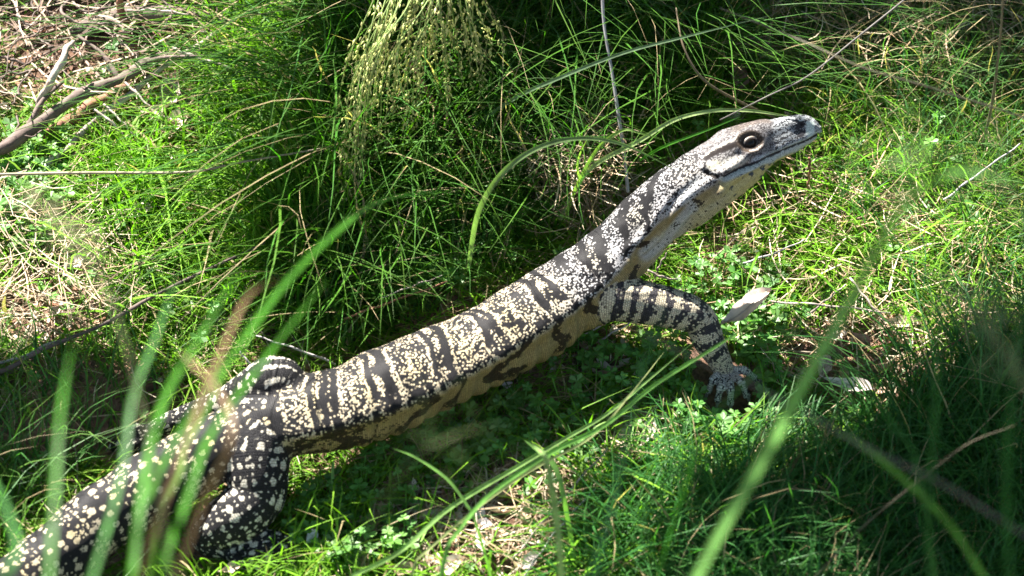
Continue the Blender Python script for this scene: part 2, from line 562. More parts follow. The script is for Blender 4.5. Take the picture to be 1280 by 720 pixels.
def lizard_material():
    m, t, out, N, L = nodes('lizard_scales')

    def scale_layer(attr):
        at_ = N('Attribute', attribute_name=attr)
        sx = N('SeparateXYZ')
        L(at_.outputs['Vector'], sx.inputs[0])
        # offset every other ring by half a scale
        fl = N('Math', operation='FLOOR')
        L(sx.outputs[0], fl.inputs[0])
        md = N('Math', operation='MODULO')
        md.inputs[1].default_value = 2.0
        L(fl.outputs[0], md.inputs[0])
        hf = N('Math', operation='MULTIPLY')
        hf.inputs[1].default_value = 0.5
        L(md.outputs[0], hf.inputs[0])
        ad = N('Math', operation='ADD')
        L(sx.outputs[1], ad.inputs[0])
        L(hf.outputs[0], ad.inputs[1])
        flv = N('Math', operation='FLOOR')
        L(ad.outputs[0], flv.inputs[0])
        frs = N('Math', operation='FRACT')
        L(sx.outputs[0], frs.inputs[0])
        frv = N('Math', operation='FRACT')
        L(ad.outputs[0], frv.inputs[0])
        cell = N('CombineXYZ')
        L(fl.outputs[0], cell.inputs[0])
        L(flv.outputs[0], cell.inputs[1])
        # distance from the centre of the scale
        s1 = N('Math', operation='SUBTRACT'); s1.inputs[1].default_value = 0.5
        s2 = N('Math', operation='SUBTRACT'); s2.inputs[1].default_value = 0.5
        L(frs.outputs[0], s1.inputs[0]); L(frv.outputs[0], s2.inputs[0])
        cc = N('CombineXYZ'); L(s1.outputs[0], cc.inputs[0]); L(s2.outputs[0], cc.inputs[1])
        ln = N('VectorMath', operation='LENGTH'); L(cc.outputs[0], ln.inputs[0])
        # pale or dark: correlated noise sampled at the scale's own centre, plus white noise
        nz = N('TexNoise', i_Scale=1.05, i_Detail=1.0, i_Roughness=0.5)
        L(cell.outputs[0], nz.inputs['Vector'])
        wn = N('TexWhiteNoise', noise_dimensions='2D')
        L(cell.outputs[0], wn.inputs['Vector'])
        mr = N('MapRange'); mr.inputs[1].default_value = 0.3; mr.inputs[2].default_value = 0.7
        L(nz.outputs[0], mr.inputs[0])
        mxn = N('Mix', data_type='FLOAT'); mxn.inputs[0].default_value = 0.42
        L(mr.outputs[0], mxn.inputs[2]); L(wn.outputs[0], mxn.inputs[3])
        sm = N('Math', operation='ADD'); L(mxn.outputs[0], sm.inputs[0]); L(sx.outputs[2], sm.inputs[1])
        pale = N('MapRange'); pale.inputs[1].default_value = 0.96; pale.inputs[2].default_value = 1.04
        L(sm.outputs[0], pale.inputs[0])
        return pale.outputs[0], ln.outputs['Value'], wn.outputs[0]

    pa, la, wa = scale_layer('bodyc')
    pb_, lb, wb = scale_layer('limbc')
    mask = N('Attribute', attribute_name='mask')
    st_ = N('Math', operation='GREATER_THAN'); st_.inputs[1].default_value = 0.5
    L(mask.outputs['Fac'], st_.inputs[0])

    def pick(a, b):
        x = N('Mix', data_type='FLOAT')
        L(st_.outputs[0], x.inputs[0]); L(a, x.inputs[2]); L(b, x.inputs[3])
        return x.outputs[0]
    pale, ln, wn = pick(pa, pb_), pick(la, lb), pick(wa, wb)
    gap = N('MapRange'); gap.inputs[1].default_value = 0.36; gap.inputs[2].default_value = 0.56
    gap.inputs[3].default_value = 1.0; gap.inputs[4].default_value = 0.0
    L(ln, gap.inputs[0])
    tint = N('Attribute', attribute_name='tint')
    dark = N('Attribute', attribute_name='darkc')
    # single scales differ a little
    vr = N('MapRange'); vr.inputs[3].default_value = 0.72; vr.inputs[4].default_value = 1.1
    L(wn, vr.inputs[0])
    ts = N('VectorMath', operation='SCALE'); L(tint.outputs['Color'], ts.inputs[0]); L(vr.outputs[0], ts.inputs['Scale'])
    ds = N('VectorMath', operation='SCALE'); L(dark.outputs['Color'], ds.inputs[0]); L(vr.outputs[0], ds.inputs['Scale'])
    # the skin between scales is dark
    g2 = N('MapRange'); g2.inputs[3].default_value = 0.18; g2.inputs[4].default_value = 1.0
    L(gap.outputs[0], g2.inputs[0])
    g3 = N('MapRange'); g3.inputs[3].default_value = 0.35; g3.inputs[4].default_value = 1.25
    L(gap.outputs[0], g3.inputs[0])
    ds2 = N('VectorMath', operation='SCALE'); L(ds.outputs[0], ds2.inputs[0]); L(g3.outputs[0], ds2.inputs['Scale'])
    ds = ds2
    pm = N('Math', operation='MULTIPLY'); L(pale, pm.inputs[0]); L(g2.outputs[0], pm.inputs[1])
    col = N('Mix', data_type='RGBA')
    L(pm.outputs[0], col.inputs[0]); L(ds.outputs[0], col.inputs[6]); L(ts.outputs[0], col.inputs[7])
    p = N('BsdfPrincipled', i_Roughness=0.55)
    p.inputs['Specular IOR Level'].default_value = 0.13
    L(col.outputs[2], p.inputs['Base Color'])
    bp = N('Bump', i_Strength=0.55, i_Distance=0.0009)
    L(gap.outputs[0], bp.inputs['Height'])
    L(bp.outputs[0], p.inputs['Normal'])
    L(p.outputs[0], out.inputs[0])
    return m


def build_lizard():
    parts = [body_sweep()]
    for k, (P, r) in CHAINS.items():
        parts.append(tube(P, r, 20))
    parts += toe_parts
    V, Q, T = merge(parts)
    me0 = mesh_from('tmp', V, Q, T)
    o0 = bpy.data.objects.new('tmp', me0)
    C.objects.link(o0)
    md = o0.modifiers.new('r', 'REMESH')
    md.mode = 'VOXEL'
    md.voxel_size = 0.0017
    md.adaptivity = 0
    dg = bpy.context.evaluated_depsgraph_get()
    me = bpy.data.meshes.new_from_object(o0.evaluated_get(dg))
    bpy.data.objects.remove(o0)
    me.name = 'lizard'
    n = len(me.vertices)
    V = np.empty(n * 3, np.float32)
    me.vertices.foreach_get('co', V)
    V = V.reshape(-1, 3).astype(float)
    E = np.empty(len(me.edges) * 2, np.int32)
    me.edges.foreach_get('vertices', E)
    E = E.reshape(-1, 2)
    # distances to the body and limb axes
    ib, db = nearest(V, BC)
    eb = db - BR[ib]
    el = np.full(n, 1e9)
    sl = np.zeros(n); vl = np.zeros(n); rl = np.zeros(n); limb_id = np.zeros(n, int)
    chains = []
    for ci, (k, (P, r)) in enumerate(CHAINS.items()):
        chains.append((ci, P, r, 0.0))
        off = np.linalg.norm(np.diff(P, axis=0), axis=1).sum()
        for f, (FP, fr) in enumerate(TOEC[k]):
            chains.append((ci, FP, fr, off + 0.3 * f))
    for ci, P, r, off in chains:
        i, dd = nearest(V, P)
        e = dd - r[i]
        g = e < el
        Tn = np.gradient(P, axis=0); Tn /= np.linalg.norm(Tn, axis=1)[:, None]
        A = np.cross(Tn, [0.3, -0.9, 0.3]); A /= np.linalg.norm(A, axis=1)[:, None]
        Bv = np.cross(A, Tn)
        q = V - P[i]
        ang = np.arctan2((q * A[i]).sum(1), (q * Bv[i]).sum(1))
        ss = np.concatenate([[0], np.cumsum(np.linalg.norm(np.diff(P, axis=0), axis=1))])[i] + off + (q * Tn[i]).sum(1)
        el = np.where(g, e, el)
        sl = np.where(g, ss, sl)
        vl = np.where(g, ang * np.maximum(r.mean(), 0.006), vl)
        rl = np.where(g, r[i], rl)
        limb_id = np.where(g, ci, limb_id)
    mask = smooth01(eb - el, -0.004, 0.006)
    # blend the joints, keep toes crisp
    joint = np.clip(1 - np.abs(eb - el) / 0.016, 0, 1) * np.clip(1 - np.minimum(eb, el) / .03, 0, 1)
    toe = rl < 0.009
    base = np.where(toe & (mask > .5), 0.15, 0.35)
    V = laplace(V, E, base, 3)
    V = laplace(V, E, 0.55 * joint, 26)
    # ---- coordinates on the body
    ib, db = nearest(V, BC)
    q = V - BC[ib]
    du = (q * BT[ib]).sum(1)
    cs, cz = (q * BS[ib]).sum(1), (q * BU[ib]).sum(1)
    phi = np.arctan2(cs, cz)
    s = BLEN[ib] + np.clip(du, -.01, .012)
    px_along = np.interp(s, BLEN, BPX)
    # mirrored to the near side, then seen from the camera: the head is drawn in these
    Vm = V - 2 * np.minimum(cs, 0)[:, None] * BS[ib]
    ax, ay, _ = project(Vm)
    isb = mask < 0.5
    headw = smooth01(px_along, 872, 900) * isb
    # normals to push features in and out
    out_dir = q / (np.linalg.norm(q, axis=1)[:, None] + 1e-9)
    hw = headw > 0
    dm, um = seg_dist(ax, ay, MOUTH)
    de = np.hypot((ax - EYE[0]) * .88, (ay - EYE[1]) * 1.1)
    dear, _ = seg_dist(ax, ay, EARL)
    disp = np.zeros(n)
    side = smooth01(np.abs(phi), 0.35, 0.7)
    disp -= headw * side * 0.0020 * np.exp(-(dm / 1.6) ** 2)
    disp += headw * side * 0.0016 * np.exp(-((dm - 5.5) / 3) ** 2)
    disp -= headw * side * 0.0045 * np.exp(-(de / 9.5) ** 2)
    disp += headw * side * 0.0028 * np.exp(-((de - 15) / 4.0) ** 2)
    disp -= isb * side * 0.0045 * np.exp(-(dear / 2.6) ** 2)
    dn = np.hypot(ax - 1002, (ay - 155) * 1.3)
    disp -= headw * 0.002 * np.exp(-(dn / 2.6) ** 2)
    # jowl and skin fold behind the jaw
    djw = np.hypot((ax - 897) / 16, (ay - 238) / 11)
    disp += isb * side * 0.004 * np.exp(-djw ** 2) * (px_along > 840)
    # loose skin: folds along throat and neck, wrinkles behind the arm, faint ribs, uneven belly
    thp = smooth01(np.abs(phi), 1.0, 1.6) * isb
    nkz = smooth01(px_along, 745, 800) * (1 - smooth01(px_along, 915, 950))
    disp += nkz * thp * 0.0022 * np.sin(np.abs(phi) * 13 + 2.5 * vnoise(s * 7, phi * .05, 301) + s * 20)
    disp += nkz * isb * 0.0009 * vnoise(s * 26, phi * .04 * 26, 302)
    arm = np.exp(-((px_along - 725) / 34) ** 2) * smooth01(np.abs(phi), .9, 1.4) * isb
    disp += arm * 0.0018 * np.sin(s * 430 + np.abs(phi) * 4 + 2 * vnoise(s * 10, phi * .4, 303))
    trunk = smooth01(px_along, 380, 450) * (1 - smooth01(px_along, 680, 720)) * isb
    disp += trunk * (0.0016 * np.sin(s * 330 + np.abs(phi) * 1.5) * smooth01(np.abs(phi), .7, 1.3) + 0.0018 * vnoise(s * 7, phi * .25, 304) + 0.004 * vnoise(s * 5, 0 * s, 305) * smooth01(np.abs(phi), 1.7, 2.3))
    disp += isb * .0012 * vnoise(s * 16, phi * .05 * 16, 306)
    V = V + out_dir * disp[:, None]
    V = laplace(V, E, 0.25 * (headw > 0), 1)
    me.vertices.foreach_set('co', V.astype(np.float32).ravel())

    # ---- pale probability and tints
    meanr = np.interp(px_along, [-400, -50, 200, 330, 600, 740, 830, 880, 1020], [.018, .032, .039, .047, .052, .046, .038, .032, .022])
    v = phi * meanr
    aphi = np.abs(phi)
    cell = np.interp(px_along, [300, 700, 800, 860, 900, 1020], [.0020, .0020, .0018, .0016, .00140, .00140])
    # integrate the cell count along the body
    cb = np.interp(BPX, [300, 700, 800, 860, 900, 1020], [.0020, .0020, .0018, .0016, .00140, .00140])
    cum = np.concatenate([[0], np.cumsum(np.diff(BLEN) / (0.5 * (cb[1:] + cb[:-1])))])
    cu = cum[ib] + np.clip(du, -.01, .012) / cell
    rep = np.interp(px_along, [300, 700, 860, 900], [.0026, .0025, .0022, .0016])
    cv = phi * (np.round(0.047 / 0.0024)) * np.where(px_along > 900, 1.0, 1.0) * np.interp(px_along, [-300, 200, 600, 860, 900], [.9, 1.1, 1.42, 1.25, 1.25])
    wob = 5.0 * vnoise(s * 6, v * 9, 21) + 2.0 * vnoise(s * 25, v * 25, 22)
    X = px_along + wob - 8 * aphi * np.clip((px_along - 600) / 100, -1, 1.2)
    BLOCKS = [(361, 392), (426, 464), (491, 537), (560, 601), (615, 666), (692, 724)]
    THIN = [(398, 407, 1.15), (413, 419, .8), (470, 479, 1.0), (542, 552, 1.0), (606, 611, .7), (674, 686, 1.0), (730, 742, .9)]
    P = np.full(n, 0.0)
    for a, b in BLOCKS:
        e = np.minimum(X - a, b - X)
        blk = smooth01(e, -1.0, 1.2)
        edge = np.exp(-((e - 2.5) / 2.4) ** 2)
        dors = smooth01(aphi, 0.0, 0.25)
        inner = 0.35 + 0.07 * vnoise(s * 30, v * 30, 31) + .20 * np.exp(-(np.hypot((X - (a + b) / 2) / 7, (aphi - .95) / .32)) ** 2)
        P = np.maximum(P, blk * np.clip(inner + .30 * edge * dors, 0, 1))
    for a, b, k in THIN:
        e = np.minimum(X - a, b - X)
        brk = 0.5 + 0.5 * np.sin(aphi * 9 + a) * .6
        P = np.maximum(P, smooth01(e, -1.0, 1.5) * (0.22 + 0.42 * k * brk))
    # longitudinal pale edge along the fold
    lower = np.exp(-((aphi - 1.38) / .13) ** 2)
    midw = smooth01(X, 380, 420) * (1 - smooth01(X, 690, 720))
    P = np.maximum(P, midw * lower * (0.45 + .25 * vnoise(s * 12, v, 33)))
    # neck: rows of white dots with oblique dark bars
    nk = smooth01(X, 700, 735)
    bar = np.zeros(n)
    for c, wd, sl_ in ((716, 7, 10), (745, 5, 14), (766, 6, 18), (795, 6, 22), (826, 4, 26)):
        bar = np.maximum(bar, np.exp(-((px_along - c + sl_ * (aphi - .8) + 3 * vnoise(s * 20, v * 20, 41)) / wd) ** 2) * smooth01(1.9 - aphi, 0, .5))
    neckP = 0.40 + .16 * smooth01(aphi, .5, 1.3) + 0.07 * vnoise(s * 28, v * 28, 42) - .50 * bar
    P = P * (1 - nk) + neckP * nk
    # hip and tail: transverse rows of squarish spots on black, with a paler speckled band between
    tw = 1 - smooth01(X, 350, 368)
    per = np.mod(s / 0.062 + 0.35 + 0.08 * vnoise(s * 5, v * 8, 51), 1.0)
    sp = spots(s, v, 0.0150, 0.0125, 0.0041, 52)
    fine = spots(s, v, 0.0080, 0.0085, 0.0030, 53)
    bandw = smooth01(per, .55, .62) * (1 - smooth01(per, .93, 1.0))
    low = smooth01(aphi, 1.25, 1.8)
    tailP = sp * .98 * (1 - bandw) * (1 - .4 * low) + bandw * (0.62 * fine + .14) + low * .15
    P = P * (1 - tw) + tailP * tw
    # belly: tan with dark broken bars
    bel = smooth01(aphi, 1.54, 1.70) * smooth01(px_along, 300, 400)
    bbar = smooth01(np.sin(px_along / 31 * 6.28 * .5 + 2 * vnoise(s * 8, v * 14, 61) + aphi * 1.3), .55, .8) * (1 - smooth01(aphi, 2.3, 2.9))
    rearb = 1 - smooth01(px_along, 430, 520)
    bp_ = 0.98 - 0.85 * np.maximum(bbar, rearb * (.55 + .45 * vnoise(s * 40, v * 40, 62)))
    P = P * (1 - bel) + bp_ * bel
    # tints (base colours of the pale scales)
    tint = np.empty((n, 3))
    cream, white, tan_, bluish = np.array([.52, .44, .31]), np.array([.43, .42, .43]), np.array([.30, .23, .10]), np.array([.58, .64, .66])
    kk = smooth01(px_along, 640, 740)[:, None]
    tint[:] = cream * (1 - kk) + white * kk
    yel = (np.exp(-(np.hypot((px_along % 60 - 30) / 14, (aphi - .9) / .5)) ** 2) * (1 - .5 * smooth01(px_along, 700, 860)))[:, None] * .5
    tint = tint * (1 - yel) + np.array([.62, .50, .24]) * yel
    tint = tint * (1 - bel[:, None]) + tan_ * bel[:, None]
    darkc = np.tile(np.array([.010, .0095, .011]), (n, 1))
    darkc = darkc * (1 - bel[:, None]) + np.array([.035, .026, .015]) * bel[:, None]
    # neck side pale, throat yellowish
    thr = smooth01(px_along, 770, 800) * smooth01(aphi, 1.78, 2.02)
    P = P * (1 - thr) + thr * (.80 + .14 * vnoise(s * 40, v * 40, 66))
    tint = tint * (1 - thr[:, None]) + np.array([.46, .42, .24]) * thr[:, None]
    # ---- head, drawn with the photo's own landmarks
    H = headw
    hp = 0.48 + .05 * vnoise(s * 60, v * 60, 71)
    ht = np.tile(np.array([.235, .225, .225]), (n, 1))
    hd = np.tile(np.array([.055, .048, .05]), (n, 1))

    def paint(wg, prob=None, tcol=None, dcol=None):
        nonlocal hp, ht, hd
        if prob is not None:
            hp = hp * (1 - wg) + prob * wg
        if tcol is not None:
            ht = ht * (1 - wg[:, None]) + np.array(tcol) * wg[:, None]
        if dcol is not None:
            hd = hd * (1 - wg[:, None]) + np.array(dcol) * wg[:, None]
    crown = smooth01(-(aphi - .55), -.15, .15) * smooth01(ax, 905, 925) * (1 - smooth01(ax, 960, 968))
    paint(crown * .8, .44, (.17, .135, .115), (.055, .042, .036))
    snout = smooth01(ax, 962, 972)
    paint(snout, .52 + .16 * np.sin(ay * .9 + ax * .5), (.42, .44, .45), (.03, .03, .035))
    dk = np.exp(-(np.hypot((ax - 1000) / 6.5, (ay - 161) / 9)) ** 2.0)
    paint(np.clip(dk * 1.6, 0, 1), .16)
    cheek = np.exp(-(np.hypot((ax - 917) / 22, (ay - 205) / 9)) ** 4)
    paint(cheek, .66, (.44, .42, .38), (.12, .11, .10))
    ybr = np.exp(-(np.hypot((ax - 892) / 9, (ay - 207) / 6)) ** 4)
    paint(ybr, 1.05, (.66, .60, .40))
    dsn = smooth01(ax, 1006, 1010) * (1 - smooth01(ax, 1016.5, 1019)) * smooth01(ay, 150, 153)
    paint(dsn, 1.1, (.60, .70, .66))
    dnn = smooth01(-dn, -3.2, -1.8)
    paint(dnn, 0.0, None, (.008, .007, .007))
    ds_, us = seg_dist(ax, ay, STRIPE)
    paint(smooth01(-ds_, -4.2, -1.8), 0.02, None, (.018, .013, .012))
    ds2, _ = seg_dist(ax, ay - 0, [(926, 172), (910, 178), (893, 187), (878, 196)])
    paint(smooth01(-ds2, -2.2, -.8) * .8, .85, (.60, .55, .45))
    ring = np.exp(-((de - 12.5) / 2.6) ** 2)
    paint(np.clip(ring * 1.2, 0, 1), .25, (.16, .12, .09), (.05, .035, .025))
    paint(smooth01(-de, -11, -9), 0.0, None, (.02, .014, .012))
    front, _ = seg_dist(ax, ay, [(958, 170), (954, 180), (946, 187), (936, 189)])
    paint(smooth01(-front, -1.6, -.6), .95, (.42, .36, .32))
    # lips
    below = (ay > np.interp(ax, [p[0] for p in MOUTH][::-1], [p[1] for p in MOUTH][::-1])).astype(float)
    lip = smooth01(-dm, -8, -5) * below
    paint(lip, .9, (.46, .52, .50), (.12, .13, .13))
    chin = smooth01(dm, 5, 8) * below * smooth01(ax, 895, 905)
    paint(chin, 1.0, (.52, .46, .20), (.10, .09, .05))
    cs_ = spots(s, v, .013, .012, .0035, 77) * chin
    paint(cs_, .1, None, (.06, .07, .09))
    upl = smooth01(-dm, -7, -4) * (1 - below) * smooth01(ax, 935, 945)
    paint(upl * .7, .8, (.50, .58, .64), (.10, .12, .14))
    paint(smooth01(-dm, -2.0, -.9) * smooth01(ax, 900, 906), 0, None, (.022, .02, .022))
    P = P * (1 - H) + hp * H
    tint = tint * (1 - H[:, None]) + ht * H[:, None]
    darkc = darkc * (1 - H[:, None]) + hd * H[:, None]
    earw = smooth01(-dear, -2.7, -1.0) * isb * side
    P = P * (1 - earw)
    darkc = darkc * (1 - earw[:, None]) + np.array([.012, .008, .006]) * earw[:, None]
    # pale shoulder flap in front of the arm
    fl, _ = seg_dist(ax, ay, [(868, 222), (858, 250), (866, 262), (838, 292), (806, 318)])
    fw = smooth01(-fl, -11, -4) * isb * smooth01(aphi, .9, 1.2)
    P = np.maximum(P, .66 * fw)
    tint = tint * (1 - .6 * fw[:, None]) + np.array([.46, .49, .51]) * .6 * fw[:, None]

    # ---- limbs
    hind = limb_id < 2
    lsp = spots(sl, vl, 0.0145, 0.0130, 0.0038, 81)
    lf = spots(sl, vl, 0.0070, 0.0065, 0.0014, 82)
    Ph = np.maximum(lsp, lf * .9)
    bw = np.sin(sl / .0085 * 3.14 + 1.2 * vnoise(sl * 20, vl * 20, 83) + vl * 40)
    Pa = 0.26 + .60 * smooth01(bw, -0.3, .25) * (.8 + .35 * vnoise(sl * 60, vl * 60, 84))
    far_hand = smooth01(sl, .155, .18)
    Pa = Pa * (1 - far_hand) + far_hand * .62
    PL = np.where(hind, Ph, Pa)
    limbc = np.stack([sl / .0022 + 400, vl / .0022 + 400, PL], 1)
    lt = np.where(hind[:, None], np.array([.54, .50, .41]), np.array([.48, .42, .30]))
    mk = (mask > .5).astype(float)[:, None]
    hand = (toe & (limb_id == 2))[:, None]
    lt = np.where(hand, np.array([.40, .38, .34]), lt)
    tint = tint * (1 - mk) + lt * mk
    darkc = darkc * (1 - mk) + np.where(hind[:, None], np.array([.012, .0115, .013]), np.array([.030, .028, .031])) * mk
    mask2 = mask + .10 * vnoise(s * 60, v * 60, 90) * (1 - np.abs(2 * mask - 1))
    attr_vec(me, 'bodyc', np.stack([cu + 4, cv + 200, P], 1))
    attr_vec(me, 'limbc', limbc)
    attr_f(me, 'mask', mask2)
    attr_col(me, 'tint', tint)
    attr_col(me, 'darkc', darkc)
    me.polygons.foreach_set('use_smooth', np.ones(len(me.polygons), bool))
    me.update()
    liz = link('monitor_lizard', me, lizard_material(),
               label='large black and cream banded monitor lizard walking up through the grass, head raised', cat='lizard')
    # ---- eyes
    i0 = np.argmin(np.abs(BPX - 938))
    eye3 = None
    sel = hw & (cs > 0)
    dd = np.hypot(ax[sel] - EYE[0], ay[sel] - EYE[1])
    surf = V[sel][np.argmin(dd)]
    center = surf - BS[i0] * 0.0040
    for sgn in (1, -1):
        c = center if sgn == 1 else center - 2 * ((center - BC[i0]) @ BS[i0]) * BS[i0]
        er = 0.0084
        nu, nv = 24, 16
        u = np.linspace(0, 2 * math.pi, nu, endpoint=False)
        th = np.linspace(0.001, math.pi - .001, nv)
        loc = np.stack([np.sin(th)[:, None] * np.cos(u)[None], np.sin(th)[:, None] * np.sin(u)[None], np.cos(th)[:, None] + 0 * u[None]], -1).reshape(-1, 3)
        F, U_, S_ = BT[i0], BU[i0], BS[i0] * sgn
        W = c + er * (loc[:, :1] * F + loc[:, 1:2] * U_ + loc[:, 2:3] * S_)
        i = np.arange(nv - 1)[:, None] * nu
        j = np.arange(nu)[None]
        kq = (j + 1) % nu
        qd = np.stack([i + j, i + kq, i + nu + kq, i + nu + j], -1).reshape(-1, 4)
        em = mesh_from('eye', W, qd)
        attr_f(em, 'rim', np.hypot(loc[:, 0], loc[:, 1]) + (loc[:, 2] < 0) * 2)
        e = link('eye', em, eye_mat(), liz)
        # two lids: rings cut from a slightly larger ball
        for nm, a0, a1, rim in (('upper_eyelid', .12, math.pi - .12, 1), ('lower_eyelid', math.pi + .12, 2 * math.pi - .12, -1)):
            aa = np.linspace(a0, a1, 22)
            pts = np.stack([np.cos(aa) * 1.05, np.sin(aa) * (.66 if rim > 0 else .70), np.full(22, .62)], 1)
            Pp = c + er * (pts[:, :1] * F + pts[:, 1:2] * U_ + pts[:, 2:3] * S_)
            rr = .0010 * np.sin(np.linspace(.35, math.pi - .35, 22)) + .0004
            v_, q_, t_ = tube(Pp, rr * (1.25 if rim > 0 else 1), 8)
            link(nm, mesh_from(nm, v_, q_, t_), M_LID if rim > 0 else M_LID2, liz)
    # ---- claws
    for k, tip, dr in claw_spots:
        dr = dr / np.linalg.norm(dr)
        ln = .017
        t = np.linspace(0, 1, 8)[:, None]
        up = GN
        pts = tip - dr * .003 + dr * t * ln * .95 + up * (.0035 * np.sin(t * math.pi) - .006 * t ** 2)
        v_, q_, t_ = tube(pts, np.linspace(.0032, .0005, 8), 8)
        link('claw', mesh_from('claw', v_, q_, t_), M_CLAW, liz)
    return liz


def simple_mat(name, col, rough=.5, spec=.5):
    m, t, out, N, L = nodes(name)
    tc = N('TexCoord')
    nz = N('TexNoise', i_Scale=300.0, i_Detail=3.0)
    L(tc.outputs['Object'], nz.inputs['Vector'])
    mr = N('MapRange', i_3=.7, i_4=1.2)
    L(nz.outputs[0], mr.inputs[0])
    rgb = N('RGB'); rgb.outputs[0].default_value = (*col, 1)
    sc = N('VectorMath', operation='SCALE')
    L(rgb.outputs[0], sc.inputs[0]); L(mr.outputs[0], sc.inputs['Scale'])
    p = N('BsdfPrincipled', i_Roughness=rough)
    p.inputs['Specular IOR Level'].default_value = spec
    L(sc.outputs[0], p.inputs['Base Color'])
    L(p.outputs[0], out.inputs[0])
    return m


def eye_mat():
    m = bpy.data.materials.get('eyeball')
    if m:
        return m
    m, t, out, N, L = nodes('eyeball')
    a = N('Attribute', attribute_name='rim')
    cr = N('ValToRGB')
    e = cr.color_ramp.elements
    e[0].position, e[0].color = 0.40, (.004, .004, .004, 1)
    e[1].position, e[1].color = 0.56, (.012, .008, .006, 1)
    x = e.new(0.74); x.color = (.03, .018, .012, 1)
    x = e.new(0.80); x.color = (.02, .012, .01, 1)
    L(a.outputs['Fac'], cr.inputs[0])
    p = N('BsdfPrincipled', i_Roughness=0.03)
    p.inputs['Specular IOR Level'].default_value = 0.12
    L(cr.outputs[0], p.inputs['Base Color'])
    L(p.outputs[0], out.inputs[0])
    return m


M_LID = simple_mat('pale_lid', (.22, .18, .15), .5)
M_LID2 = simple_mat('brown_lid', (.04, .03, .025), .5)
M_CLAW = simple_mat('claw_horn', (.16, .14, .13), .3)
build_lizard()

# ------------------------------------------------------------------ grass, clover, straw (uncountable: stuff)
def poly_mask(px, py, polys):
    m = np.zeros(np.shape(px), bool)
    for p in polys:
        m |= inside(px, py, p)
    return m


OUT_IN = np.array(OUTLINE)
LEGS_PX = [[(278, 560), (255, 610), (236, 665), (240, 696), (300, 700), (350, 640), (362, 590), (355, 560)],
           [(745, 350), (800, 350), (850, 366), (885, 395), (915, 440), (948, 465), (944, 505), (910, 520), (880, 505), (872, 465), (855, 415), (790, 402), (745, 395)],
           [(300, 495), (318, 462), (345, 444), (372, 450), (380, 475)]]
BARE = [[(455, 650), (530, 600), (640, 575), (740, 585), (735, 640), (690, 700), (640, 740), (520, 740), (450, 700)],
        [(975, 420), (1060, 385), (1160, 400), (1200, 470), (1120, 525), (1010, 515)],
        [(150, 100), (250, 80), (255, 200), (200, 230), (150, 180)],
        [(-20, 340), (60, 320), (140, 340), (150, 400), (60, 440), (-20, 430)],
        [(50, 450), (200, 455), (250, 520), (160, 575), (-20, 590), (-20, 490)],
        [(-20, 0), (300, -20), (310, 50), (200, 80), (60, 130), (-20, 160)],
        [(1080, 20), (1290, 20), (1290, 110), (1100, 100)],
        [(690, 430), (790, 420), (790, 480), (690, 490)],
        [(745, 545), (840, 505), (860, 560), (780, 605)],
        [(1090, 225), (1180, 240), (1200, 300), (1110, 300)], [(860, 300), (930, 290), (940, 330), (880, 350)]]


def scatter(n, poly, margin=0, seed=1):
    """n ground points whose picture position falls in poly"""
    r = np.random.default_rng(seed)
    P = np.array(poly, float)
    lo, hi = P.min(0), P.max(0)
    out = []
    cnt = 0
    while cnt < n:
        m = int((n - cnt) * 2) + 100
        # sample evenly over the ground, not over the picture
        a = np.array([at(lo[0], lo[1]), at(hi[0], lo[1]), at(lo[0], hi[1]), at(hi[0], hi[1])])
        x = r.uniform(a[:, 0].min(), a[:, 0].max(), m)
        y = r.uniform(a[:, 1].min(), a[:, 1].max(), m)
        z = ground_z(x, y)
        px, py, _ = project(np.stack([x, y, z], 1))
        ok = inside(px, py, poly)
        out.append(np.stack([x[ok], y[ok], z[ok]], 1))
        cnt += ok.sum()
    return np.vstack(out)[:n]


